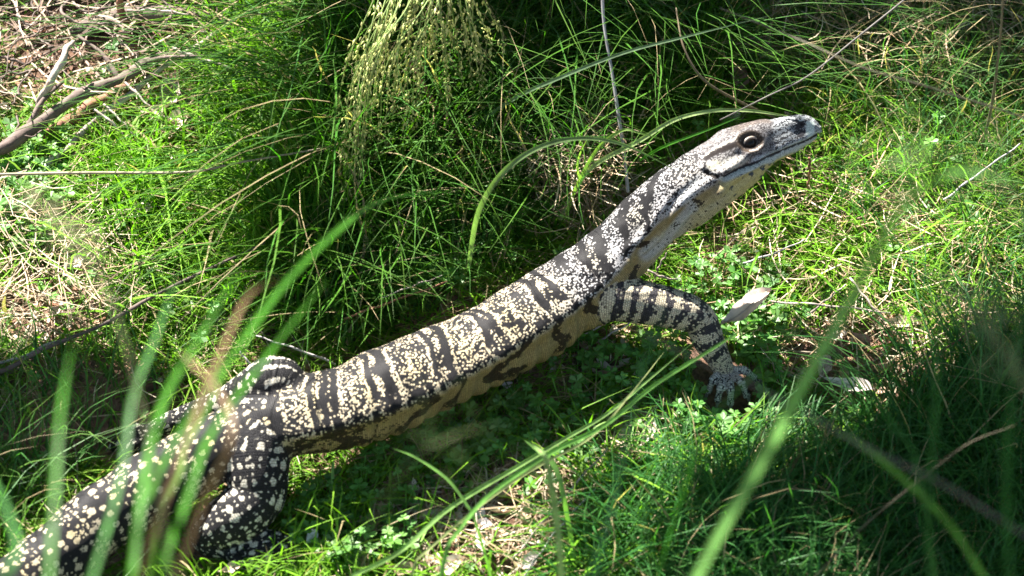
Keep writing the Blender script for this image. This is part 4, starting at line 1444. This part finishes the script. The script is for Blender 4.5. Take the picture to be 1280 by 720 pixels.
def clod(px, py, size, label):
    c = at(px, py, .012)
    sc = ((c - CAM) @ FWD) / FPX * size / 2
    nu, nv = 18, 12
    V = []
    for i in range(nv):
        th = math.pi * (i + .02) / (nv - .96)
        for j in range(nu):
            u = 2 * math.pi * j / nu
            d_ = Vector((math.sin(th) * math.cos(u), math.sin(th) * math.sin(u), math.cos(th)))
            k = 1 + .30 * noise.noise(d_ * 1.7 + Vector((px, 0, 0))) + .22 * noise.noise(d_ * 5)
            V.append(c + np.array(d_) * sc * k * np.array([1.1, 1, .75]))
    i = np.arange(nv - 1)[:, None] * nu
    j = np.arange(nu)[None]
    kq = (j + 1) % nu
    q = np.stack([i + j, i + nu + j, i + nu + kq, i + kq], -1).reshape(-1, 4)
    link('soil_clod', mesh_from('soil_clod', np.array(V), q), M_CLOD, label=label, cat='clod', group='clods of earth on the bank')


clod(643, 612, 24, 'rough reddish brown clod of earth on bare soil in front')
clod(510, 668, 20, 'smaller brown clod left of the white leaf scraps')
clod(1045, 440, 20, 'dark clod of earth on the soil near the crossed sticks')
clod(625, 622, 12, 'pebble sized clod touching the left of the rough one')
clod(700, 470, 18, 'dark clod in the shade under the shoulder')

# ------------------------------------------------------------------ single tall blades and stems
def root_down(P, z_extra=0.0):
    """adds points so that the first point reaches the soil"""
    p = P[0]
    d_ = P[0] - P[1]
    d_ = d_ / np.linalg.norm(d_)
    q = p.copy()
    pts = []
    hv = np.array([d_[0], d_[1], 0]) * .5
    for _ in range(60):
        gz = float(ground_z(q[0], q[1]))
        if q[2] <= gz:
            break
        stp = hv + np.array([0, 0, -1.0])
        hv = hv * .86
        q = q + stp / np.linalg.norm(stp) * .03
        pts.append(q.copy())
    return np.vstack([np.array(pts[::-1]), P]) if pts else P


FOREGROUND = []
SUNNY = []
SUNNY_NEAR = []


def blade(name, label, rows, dist, width, col, cat='grass blade', group='single tall grass blades', mat=None, to_ground=True, tip=.05, face=None, fold=.3, ground=False, stem=False, twist=.0):
    """rows: photo pixels from root end to tip; dist: metres from the camera (number or per-row list), or heights when ground=True; width in photo px"""
    dl = [dist] * len(rows) if np.isscalar(dist) else list(dist)
    if not ground:
        dl = [q * .88 if q < 2.5 else q for q in dl]
    rr = catmull([(a, b, dd) for (a, b), dd in zip(rows, dl)], 8 * len(rows))
    P = np.array([at(*r) for r in rr]) if ground else np.array([at_dist(*r) for r in rr])
    k0 = len(P)
    if not ground and not stem and min(dl) < 2.3:
        width = width * .68
    wd = width / FPX * ((P - CAM) @ FWD)
    x = np.linspace(0, 1, k0)
    wd = wd * np.interp(x, [0, .35, .75, 1], [.85, 1, .7, tip])
    if to_ground:
        Pn = root_down(P)
        wd = np.concatenate([np.full(len(Pn) - k0, wd[0]), wd])
        P = Pn
    if stem:
        v_, q_, t_ = tube(P, wd / 2, 7)
    else:
        v_, q_, t_ = ribbon(P, wd, face, fold, twist)
    if not ground and min(dl) < 2.3:
        FOREGROUND.append(P[::2])
        qx, qy, _ = project(P)
        ms = ((qx < 440) & (qy < 640)) | ((qx > 780) & (qx < 960) & (qy > 585)) | ((qx > 1080) & (qy < 300))
        SUNNY_NEAR.append(P[ms][::2])
    elif 'head' in label or 'neck' in label or 'sweep' in label or 'bright' in label or 'pointed' in label or 'beside the hind leg' in label:
        SUNNY.append(P[::2])
    me = mesh_from(name, v_, q_, t_)
    attr_col(me, 'Col', np.tile(np.array(col), (len(v_), 1)))
    return link(name, me, mat or M_BLADE, label=label, cat=cat, group=group), P


GRN, LGT, BRW, DKG, YGR = (.055, .20, .016), (.18, .36, .08), (.20, .13, .07), (.03, .13, .02), (.16, .26, .06)
GRY = (.20, .24, .14)
BL = [
    # label, rows, dist, width, colour
    ('wide blurred green blade arching from the tail up over the tussock', [(175, 640), (225, 540), (300, 430), (360, 350), (420, 290), (480, 250), (570, 238)], [2.1, 2.15, 2.2, 2.3, 2.4, 2.5, 2.6], 12, GRN),
    ('blurred green blade crossing the hips, tip at the dark grass', [(205, 700), (235, 620), (262, 545), (330, 450), (408, 350)], [2.0, 2.05, 2.1, 2.2, 2.3], 13, GRN),
    ('blurred green blade left of the hips, tip by the twig', [(165, 720), (180, 600), (205, 500), (250, 420), (300, 335)], [1.95, 2.0, 2.1, 2.15, 2.2], 13, GRN),
    ('blurred green blade rising almost straight through the tail', [(110, 740), (150, 600), (165, 500), (195, 420), (222, 345)], [1.9, 2.0, 2.05, 2.1, 2.2], 10, (.07, .20, .05)),
    ('upright blurred blade nearest the left edge', [(60, 740), (68, 620), (75, 520), (90, 430)], [1.8, 1.85, 1.9, 2.0], 10, GRN),
    ('faint blurred blade at the bottom left corner', [(-10, 740), (20, 690), (10, 640), (-30, 560)], [1.8, 1.85, 1.9, 2.0], 14, DKG),
    ('short blurred green blade beside the hind leg', [(200, 640), (225, 590), (232, 560), (262, 505), (290, 450)], [2.3, 2.32, 2.35, 2.4, 2.45], 9, (.10, .24, .03)),
    ('bent brown blade with a curled tip above the hips', [(150, 790), (215, 600), (258, 485), (285, 420), (312, 368), (348, 348)], [2.0, 2.0, 2.05, 2.1, 2.15, 2.2], 10, BRW),
    ('short brown stub crossing the bent brown blade', [(190, 800), (250, 640), (290, 540), (268, 482), (240, 455), (226, 440)], [2.0, 2.0, 2.0, 2.05, 2.1, 2.12], 9, BRW),
    ('very large blurred blade arching over the right side, coloured light for its sunlit foot', [(866, 730), (900, 665), (950, 580), (1010, 470), (1065, 370), (1108, 290), (1145, 240), (1200, 215), (1270, 228)], [2.05, 2.08, 2.1, 2.15, 2.15, 2.1, 2.05, 2.0, 1.95], 20, (.15, .34, .08)),  # whole blade lightened to read as sunlit at the foot
    ('dim blurred blade standing below the front foot', [(735, 740), (752, 680), (768, 620), (785, 540), (800, 470), (832, 380)], [2.05, 2.1, 2.15, 2.2, 2.25, 2.3], 9, (.07, .22, .08)),
    ('short pale blurred blade bent down over the bare soil', [(700, 690), (694, 640), (688, 600), (680, 570), (660, 552)], [2.5, 2.5, 2.52, 2.55, 2.6], 9, (.24, .38, .12)),
    ('fine lit blade standing beside the hind leg', [(432, 690), (424, 640), (416, 600), (417, 572)], 3.0, 6, LGT),
    ('dark blurred blade upright right of centre', [(1165, 740), (1160, 640), (1170, 500), (1172, 420), (1180, 330)], [2.0, 2.05, 2.1, 2.15, 2.2], 8, DKG),
    ('dark blurred blade at the right edge', [(1262, 740), (1258, 600), (1268, 450), (1290, 300)], [2.0, 2.05, 2.1, 2.2], 9, DKG),
    ('bright green blade arching down through the lower right shade', [(1240, 740), (1190, 660), (1130, 600), (1080, 560), (1040, 540)], [2.2, 2.2, 2.25, 2.3, 2.4], 10, (.09, .26, .03)),
    ('dark blade leaning left across the sunny grass right', [(1140, 560), (1050, 450), (960, 370), (900, 330)], [2.3, 2.35, 2.4, 2.5], 5, DKG),
    ('dark thin blade slanting above the front foot', [(890, 520), (960, 450), (1040, 360), (1110, 300)], [2.4, 2.4, 2.45, 2.5], 5, DKG),
    ('bright blade sweeping up right from the soil to the front foot', [(440, 720), (500, 689), (562, 635), (651, 581), (705, 549), (759, 517), (813, 473), (870, 425)], [2.75, 2.8, 2.85, 2.9, 2.92, 2.95, 3.0, 3.0], 6, (.20, .34, .10)),
    ('second bright blade beside the sweeping one', [(560, 680), (610, 620), (690, 565), (755, 532), (820, 480), (900, 430), (960, 390)], [2.7, 2.75, 2.8, 2.85, 2.85, 2.85, 2.85], 6, (.13, .30, .06)),
    ('third blade, yellow, sweeping close under the second', [(520, 700), (590, 640), (660, 590), (740, 545), (790, 490), (830, 440)], [2.8, 2.85, 2.88, 2.9, 2.95, 3.0], 4, (.30, .34, .14)),
    ('short pointed blade above the sweeping ones', [(700, 600), (690, 578), (672, 562), (655, 550)], 2.9, 7, LGT),
    ('thin arching blade below the belly', [(590, 640), (560, 600), (520, 572), (490, 560)], 2.85, 4, LGT),
]
for lab, rows, dist, wdt, col in BL:
    blade('grass_blade', lab, rows, dist, wdt, col, mat=M_BLADE)
# blades and stalks in or near focus, behind and around the head
blade('grass_blade', 'bright sunlit blade arching over the top of the head', [(700, 275), (712, 250), (740, 209), (799, 176), (843, 150), (888, 139), (932, 138), (977, 144), (1010, 152)], [.02, .05, .09, .12, .14, .15, .15, .14, .12], 6, (.30, .40, .16), ground=True, to_ground=False)
blade('grass_blade', 'smaller bright blade curling beside the neck', [(705, 277), (722, 230), (748, 185), (778, 163), (799, 166), (828, 175)], [.02, .10, .16, .19, .19, .18], 4.5, YGR, ground=True, to_ground=False)
blade('grass_blade', 'tiny looped blade left of the neck', [(730, 236), (722, 214), (724, 195), (735, 172)], [.06, .09, .12, .16], 3, YGR, ground=True, to_ground=False)
blade('grass_blade', 'straight blade meeting the nape of the neck', [(800, 200), (830, 183), (880, 164), (925, 146)], [.10, .15, .18, .2], 3.5, GRN, ground=True, to_ground=False)
blade('grass_blade', 'blurred pale arch in front of the dark tussock', [(585, 335), (600, 260), (640, 205), (700, 176), (770, 178), (850, 215)], [.08, .17, .23, .25, .24, .20], 7, (.12, .19, .07), ground=True, to_ground=False)
blade('grass_blade', 'long grey green blade slanting across the tussock to the top', [(570, 175), (640, 125), (700, 97), (780, 66), (860, 45), (960, 20)], [.02, .16, .22, .25, .27, .28], 5, (.12, .19, .10), ground=True, to_ground=False)
blade('grey_stalk', 'thin grey stalk hanging from the top down to the neck', [(785, 240), (780, 190), (774, 149), (765, 90), (755, 30), (752, -30)], [.04, .07, .10, .14, .18, .22], 5, (.30, .29, .30), 'stalk', 'thin stalks', M_DRY, False, 1, ground=True, stem=True)
blade('grey_stalk', 'long grass stem running in from the left edge', [(-40, 219), (0, 218), (110, 216), (235, 215), (300, 203), (400, 186)], [.10, .10, .11, .12, .12, .12], 4, (.26, .23, .15), 'stalk', 'thin stalks', M_DRY, False, .6, ground=True, stem=True)
blade('grey_stalk', 'blurred grey stalk sloping below the upper arm to the lower right', [(1330, 700), (1180, 606), (1104, 570), (1034, 532), (975, 500), (927, 474), (860, 445), (790, 408)], [2.1, 2.1, 2.12, 2.15, 2.18, 2.2, 2.25, 2.3], 3.2, (.12, .115, .10), 'stalk', 'thin stalks', M_DRY, True, .6, stem=True)
blade('grey_stalk', 'thin tan stalk rising right through the lower right shade', [(1015, 725), (1080, 657), (1150, 600), (1210, 555), (1268, 532)], [2.6, 2.6, 2.6, 2.6, 2.6], 2.0, (.09, .075, .045), 'stalk', 'thin stalks', M_DRY, True, .6, stem=True)
blade('grey_stalk', 'curved brown stalk in deep shade above the snout', [(975, 150), (930, 130), (880, 100), (855, 60), (845, 10)], [.02, .10, .15, .18, .20], 4, (.13, .10, .06), 'stalk', 'thin stalks', M_DRY, False, .5, ground=True, stem=True)
blade('grey_stalk', 'grey blurred stalk crossing above the head to upper right', [(1165, -30), (1130, 0), (1080, 40), (1010, 95), (960, 120), (900, 150)], [.02, .14, .20, .24, .24, .20], 2.6, (.12, .11, .10), 'stalk', 'thin stalks', M_DRY, False, .6, ground=True, stem=True)
blade('grey_stalk', 'tan blurred stalk from the top crossing towards the right', [(1420, 260), (1330, 170), (1180, 115), (1080, 85), (1000, 50), (900, 10)], [.02, .35, .5, .55, .55, .5], 2.6, (.13, .12, .08), 'stalk', 'thin stalks', M_DRY, False, .6, ground=True, stem=True)
blade('grey_stalk', 'upright tan stalk near the upper right corner', [(1225, 195), (1240, 130), (1250, 50), (1255, -20)], [.0, .14, .3, .42], 4, (.16, .15, .10), 'stalk', 'thin stalks', M_DRY, False, .6, ground=True, stem=True)


# ------------------------------------------------------------------ drooping seed heads
def spikelets(P, a, b, count, size, r, spread=.006):
    """small pointed seed husks hanging along the stretch a..b of the stem P"""
    out = []
    for _ in range(count):
        u = r.uniform(a, b) * (len(P) - 1)
        i = int(u)
        p = P[i] + (P[min(i + 1, len(P) - 1)] - P[i]) * (u - i)
        tg = P[min(i + 1, len(P) - 1)] - P[max(i - 1, 0)]
        d_ = tg / np.linalg.norm(tg) + np.array([r.normal(0, .3), r.normal(0, .3), -.25 + r.normal(0, .2)]); d_ /= np.linalg.norm(d_)
        p = p + r.normal(0, spread, 3)
        L_ = size * r.uniform(.7, 1.3)
        s_ = np.cross(d_, [r.normal(), r.normal(), .1]); s_ /= np.linalg.norm(s_)
        n_ = np.cross(d_, s_)
        w_ = L_ * .17
        V = np.array([p, p + d_ * L_ * .4 + s_ * w_, p + d_ * L_ * .4 + n_ * w_, p + d_ * L_ * .4 - s_ * w_, p + d_ * L_ * .4 - n_ * w_, p + d_ * L_])
        T = np.array([(0, 2, 1), (0, 3, 2), (0, 4, 3), (0, 1, 4), (5, 1, 2), (5, 2, 3), (5, 3, 4), (5, 4, 1)])
        out.append((V, np.zeros((0, 4), int), T))
    return merge(out)


def seed_tussock():
    r = np.random.default_rng(91)
    root = bpy.data.objects.new('seeding_grass', None)
    C.objects.link(root)
    root['label'] = 'clump of drooping seed heads hanging over the dark tussock at top centre'
    root['category'] = 'grass clump'
    ends = [(435, 245, .06), (418, 160, .10), (445, 190, .08), (462, 170, .10), (470, 130, .12), (490, 160, .10), (505, 125, .13), (515, 165, .09), (530, 90, .15), (545, 110, .12),
            (560, 130, .10), (575, 95, .14), (590, 110, .12), (605, 112, .12), (615, 70, .15), (480, 90, .16), (500, 70, .17), (540, 60, .17), (565, 60, .17), (630, 60, .15), (455, 140, .12), (585, 60, .16),
            (428, 262, .05), (440, 235, .06), (452, 215, .08), (424, 228, .07), (472, 200, .08), (520, 165, .09), (602, 135, .09), (446, 250, .06), (508, 175, .09), (560, 150, .09),
            (430, 200, .08), (524, 130, .11), (510, 60, .16), (470, 60, .17), (555, 80, .15), (440, 110, .13), (495, 110, .14), (602, 80, .15), (480, 190, .08), (450, 220, .07)]
    sp = at(560, -70, .0)
    for i, (ex, ey, eh) in enumerate(ends):
        e = at(ex, ey, eh)
        b0 = sp + np.array([r.normal(0, .02), r.normal(0, .02), 0])
        b0[2] = ground_z(b0[0], b0[1])
        top = at(ex * .45 + 560 * .55 + r.normal(0, 10), -20 + r.normal(0, 12) - (250 - ey) * .15, .30)
        mid = at(ex * .82 + 540 * .18, ey * .42 - 5, .24)
        P = catmull([b0, b0 * .5 + top * .5 + np.array([0, .02, .06]), top, mid, mid * .35 + e * .65 + np.array([0, 0, .012]), e], 40)
        v_, q_, t_ = tube(P, np.linspace(.0011, .0004, 40), 5)
        me = mesh_from('stem', v_, q_, t_)
        attr_col(me, 'Col', np.tile(np.array([.20, .28, .08]) * r.uniform(.8, 1.3), (len(v_), 1)))
        s_ = link('stem', me, M_DRY, root)
        SUNNY.append(P[24::5])
        # fine side branchlets with husks
        V_, Q_, T_ = spikelets(P, .45, 1.0, 38, .0072, r, .0022)
        sm = mesh_from('seed_head', V_, None, T_, smooth=False)
        attr_col(sm, 'Col', np.tile(np.array([.50, .52, .20]) * r.uniform(.75, 1.25), (len(V_), 1)))
        h_ = link('seed_head', sm, M_DRY, s_, kind='stuff')
        hairs = []
        for _ in range(4):
            k = r.integers(18, 38)
            p = P[k]
            d_ = np.array([r.normal(0, .5), r.normal(0, .4), -1.0]) * r.uniform(.012, .03)
            hairs.append(tube(np.array([p, p + d_ * .5 + np.array([0, 0, .003]), p + d_]), [.0004, .0003, .0002], 4))
        V_, Q_, T_ = merge(hairs)
        hm = mesh_from('branchlet', V_, Q_, T_)
        attr_col(hm, 'Col', np.tile(np.array([.20, .20, .08]), (len(V_), 1)))
        link('branchlet', hm, M_DRY, s_)


seed_tussock()


def near_seed_head(label, rows, dist, width, col, count, a, spread):
    """an out-of-focus grass head close to the camera"""
    r = np.random.default_rng(len(label))
    o, P = blade('seeding_stem', label, rows, dist, width, (.20, .24, .10), 'seed head', 'seed heads close to the camera', M_DRY, True, .6, stem=True)
    V_, Q_, T_ = spikelets(P, a, 1.0, count * 4, .0045, r, spread)
    sm = mesh_from('seed_head', V_, None, T_, smooth=False)
    attr_col(sm, 'Col', np.tile(np.array(col), (len(V_), 1)))
    link('seed_head', sm, M_DRY, o, kind='stuff')


near_seed_head('blurred tan seed head drooping over the bleached straw at left', [(190, 560), (160, 440), (135, 370), (105, 310), (70, 270), (40, 250)], [1.95, 1.95, 1.95, 1.95, 1.95, 1.95], 4, (.26, .25, .13), 34, .72, .006)
near_seed_head('blurred green seed head floating in front of the belly', [(440, 740), (470, 640), (520, 570), (570, 545), (620, 530)], [1.9, 1.9, 1.9, 1.9, 1.92], 1.4, (.07, .12, .03), 18, .72, .016)
near_seed_head('blurred green seed head veiling the grass at upper right', [(1330, 420), (1290, 300), (1240, 220), (1170, 190), (1100, 210)], [1.75, 1.75, 1.75, 1.75, 1.75], 4, (.09, .24, .04), 40, .70, .014)
near_seed_head('blurred seed head low at the right edge', [(1330, 620), (1290, 500), (1230, 400), (1180, 360)], [1.9, 1.9, 1.9, 1.9], 3, (.12, .20, .08), 50, .72, .010)

# ------------------------------------------------------------------ unseen leaf canopy added to cast the shade on the bank
SHADE = [
    [(350, 450), (345, 360), (420, 240), (465, 140), (440, 30), (400, -60), (380, -160), (1450, -160), (1450, 130), (1180, 150), (1050, 130), (1010, 205), (930, 262), (850, 330), (740, 330), (640, 400), (420, 480), (340, 480)],
    [(690, 760), (720, 665), (790, 625), (860, 590), (905, 560), (985, 530), (1060, 560), (1160, 525), (1290, 430), (1450, 380), (1450, 950), (640, 950)],
    [(-200, 500), (-20, 490), (90, 460), (190, 470), (270, 500), (200, 560), (120, 620), (20, 670), (-200, 760)],
    [(430, 585), (520, 565), (640, 520), (700, 470), (750, 455), (800, 490), (845, 505), (840, 525), (760, 535), (700, 585), (600, 600), (470, 610)],
    [(-100, -100), (390, -100), (330, 25), (220, 5), (150, 20), (60, 10), (-100, 60)],
]
LIT = [[(430, 370), (445, 340), (480, 345), (470, 385)], [(1110, 130), (1200, 120), (1240, 160), (1150, 170)]]


def added_shade_canopy():  # unseen leaves placed along the sun's rays to make the shade patches
    r = np.random.default_rng(101)
    big = [(-260, -200), (1500, -200), (1500, 1000), (-260, 1000)]
    G = scatter(21000, big, seed=102)
    px, py, _ = project(G)
    sh = np.zeros(len(G), bool)
    for p in SHADE:
        sh |= inside(px, py, p)
    for p in LIT:
        sh &= ~inside(px, py, p)
    # dapple
    gap = vnoise(G[:, 0] * 5.5, G[:, 1] * 5.5, 103) > np.where(px < 1000, 1.25, 1.12)
    sh &= ~(gap & (r.random(len(G)) < .8))
    stray = (r.random(len(G)) < .003)
    # keep the lizard itself in the sun
    keep = np.ones(len(G), bool)
    up = r.uniform(1.25, 1.95, len(G))
    pos = G + SUN[None] * (up / SUN[2])[:, None]
    for hh in (.03, .06, .09, .12, .16, .19):
        # where the shadow of this leaf falls on a plane hh above the bank
        q = G + SUN[None] * (hh / (SUN[2] - SUN[1] * SLOPE))
        qx, qy, _ = project(q)
        poly = OUTLINE
        bx = inside(qx, qy, poly)
        for dx, dy in ((14, 0), (-14, 0), (0, 12), (0, -12)):
            bx |= inside(qx + dx, qy + dy, poly)
            if .02 < hh < .10:
                keep &= ~poly_mask(qx + dx, qy + dy, LEGS_PX)
        # only heights the animal really has there
        i, _d = nearest(q, BC)
        hb = BC[i][:, 2] - BC[i][:, 1] * SLOPE
        keep &= ~(bx & (np.abs(hb + .02 - hh) < .04))
    # stems that stand in the sun in the picture keep an open line to it
    S3 = np.vstack(SUNNY)

    def flat(q):
        u = np.cross(SUN, [0, 0, 1.0]); u /= np.linalg.norm(u)
        v = np.cross(SUN, u)
        return np.stack([q @ u, q @ v], 1)
    sf, gf = flat(S3), flat(G)
    dmin = np.full(len(G), 9.0)
    for a in range(0, len(sf), 40):
        dmin = np.minimum(dmin, np.sqrt(((gf[:, None] - sf[None, a:a + 40]) ** 2).sum(-1)).min(1))
    keep &= dmin > .022
    sf = flat(np.vstack(SUNNY_NEAR))
    dmin = np.full(len(G), 9.0)
    for a in range(0, len(sf), 40):
        dmin = np.minimum(dmin, np.sqrt(((gf[:, None] - sf[None, a:a + 40]) ** 2).sum(-1)).min(1))
    keep &= dmin > .012
    sel = (sh | stray) & keep
    pos = pos[sel]
    # more leaves added to shade the tall foreground blades, leaving a few sunlit stretches
    F = np.vstack(FOREGROUND)
    fx, fy, _ = project(F)
    F = F[(fx > -60) & (fx < 1340) & (fy > -40) & (fy < 760)]
    fx, fy, _ = project(F)
    lit = ((fx < 960) & (fx > 780) & (fy > 585)) | ((fx > 660) & (fx < 720) & (fy > 540)) | (fx < 440) | ((fx > 1060) & (fy < 330)) | ((fx > 430) & (fx < 650) & (fy > 480))
    F = F[~lit]
    F = np.repeat(F, 3, 0) + r.normal(0, .02, (len(F) * 3, 3))
    pos = np.vstack([pos, F + SUN[None] * r.uniform(1.0, 1.7, len(F))[:, None]])
    n = len(pos)
    # leaves: narrow, hanging at all angles but mostly flat
    L_ = r.uniform(.035, .065, n)
    W_ = r.uniform(.014, .022, n)
    a = r.uniform(0, 6.28, n)
    T_ = np.stack([np.cos(a), np.sin(a), r.normal(0, .25, n)], 1)
    S_ = np.stack([-np.sin(a), np.cos(a), r.normal(0, .25, n)], 1)
    prof = np.array([.1, .85, 1, .6, .04])
    t = np.linspace(-.5, .5, 5)
    V = np.stack([pos[:, None] + T_[:, None] * (L_[:, None] * t)[..., None] + S_[:, None] * (s * W_[:, None] * prof / 2)[..., None] - np.array([0, 0, 1]) * (L_[:, None] * t ** 2 * .6)[..., None] for s in (-1, 1)], 2).reshape(n, 10, 3)
    off = np.arange(n) * 10
    Q = np.concatenate([np.stack([off + 2 * k, off + 2 * k + 1, off + 2 * k + 3, off + 2 * k + 2], 1) for k in range(4)])
    # higher leaf layer added all around to cut the sky light, but no part of it stands between the sun and the lit ground
    m = 46000
    gx, gy = r.uniform(-3.2, 4.2, m), r.uniform(-2.6, 4.5, m)
    G2 = np.stack([gx, gy, ground_z(gx, gy)], 1)
    hx, hy, _ = project(G2)
    free = (hx < -330) | (hx > 1560) | (hy < -330) | (hy > 1250)
    dk = np.zeros(m, bool)
    for p in SHADE[:2]:
        dk |= inside(hx, hy, p) & inside(hx + 60, hy + 60, p) & inside(hx - 60, hy + 40, p)
    G2 = G2[free | dk]
    s2 = flat(np.vstack(SUNNY + SUNNY_NEAR))
    # hash the sunlit stems on a 3 cm grid in the plane across the sun's rays
    key = set()
    for qx_, qy_ in np.floor(s2 / .03).astype(int):
        for dx in (-1, 0, 1):
            for dy in (-1, 0, 1):
                key.add((qx_ + dx, qy_ + dy))
    cells = np.floor(flat(G2) / .03).astype(int)
    G2 = G2[np.array([(a_, b_) not in key for a_, b_ in cells])]
    up2 = r.uniform(1.7, 3.1, len(G2))
    pos2 = G2 + SUN[None] * (up2 / SUN[2])[:, None]
    pos = np.vstack([pos, pos2])
    vx, vy, vz = project(pos)
    pos = pos[~((vz > 0) & (vx > -500) & (vx < 1780) & (vy > -500) & (vy < 1200))]
    n0 = n
    # no leaf of either layer crosses the sun's line to the animal's back, neck or near limbs
    tgt = np.vstack([BC[(BPX > 0)], BC[BPX > 0] + BU[BPX > 0] * BR[BPX > 0][:, None] * .7, BC[BPX > 0] + BS[BPX > 0] * BR[BPX > 0][:, None] * .7, CHAINS['hind_near'][0], CHAINS['arm_near'][0]])
    key = set()
    for qx_, qy_ in np.floor(flat(tgt) / .028).astype(int):
        for dx in (-1, 0, 1):
            for dy in (-1, 0, 1):
                key.add((qx_ + dx, qy_ + dy))
    free_ = np.array([(a_, b_) not in key for a_, b_ in np.floor(flat(pos) / .028).astype(int)])
    n0 = int(free_[:n0].sum())
    pos = pos[free_]
    n = len(pos)
    L_ = r.uniform(.035, .065, n) * np.where(np.arange(n) >= n0 - 1, 1.7, 1)
    W_ = r.uniform(.014, .022, n) * np.where(np.arange(n) >= n0 - 1, 1.8, 1)
    a = r.uniform(0, 6.28, n)
    T_ = np.stack([np.cos(a), np.sin(a), r.normal(0, .25, n)], 1)
    S_ = np.stack([-np.sin(a), np.cos(a), r.normal(0, .25, n)], 1)
    V = np.stack([pos[:, None] + T_[:, None] * (L_[:, None] * t)[..., None] + S_[:, None] * (s * W_[:, None] * prof / 2)[..., None] - np.array([0, 0, 1]) * (L_[:, None] * t ** 2 * .6)[..., None] for s in (-1, 1)], 2).reshape(n, 10, 3)
    off = np.arange(n) * 10
    Q = np.concatenate([np.stack([off + 2 * k, off + 2 * k + 1, off + 2 * k + 3, off + 2 * k + 2], 1) for k in range(4)])
    root = bpy.data.objects.new('added_shade_canopy', None)
    C.objects.link(root)
    root.location = (0, 0, 0)
    root['label'] = 'unseen leaf canopy added to cast dappled shade on the bank'
    root['category'] = 'tree'
    f = link('shade_leaves', mesh_from('shade_leaves', V.reshape(-1, 3), Q), M_CANOPY, root, kind='stuff')
    # made-up trunk well outside the picture, limbs running into the added leaf mass
    tb = np.array([-2.6, 2.4, 0]); tb[2] = ground_z(tb[0], tb[1]) - .1
    fork = tb + np.array([.25, -.1, 1.9])
    v_, q_, t_ = tube(catmull([tb, tb + np.array([.05, 0, .8]), fork, fork + np.array([-.2, .2, 1.2])], 20), np.linspace(.13, .06, 20), 14, .06)
    link('trunk', mesh_from('trunk', v_, q_, t_), M_BARK, root)
    cen = pos[r.choice(n, 9)]
    for c in cen:
        c = c + np.array([0, 0, .06])
        P = catmull([fork, fork * .55 + c * .45 + np.array([0, .1, .35]), c], 24)
        v_, q_, t_ = tube(P, np.linspace(.016, .003, 24), 8, .06)
        link('branch', mesh_from('branch', v_, q_, t_), M_BARK, root)


added_shade_canopy()
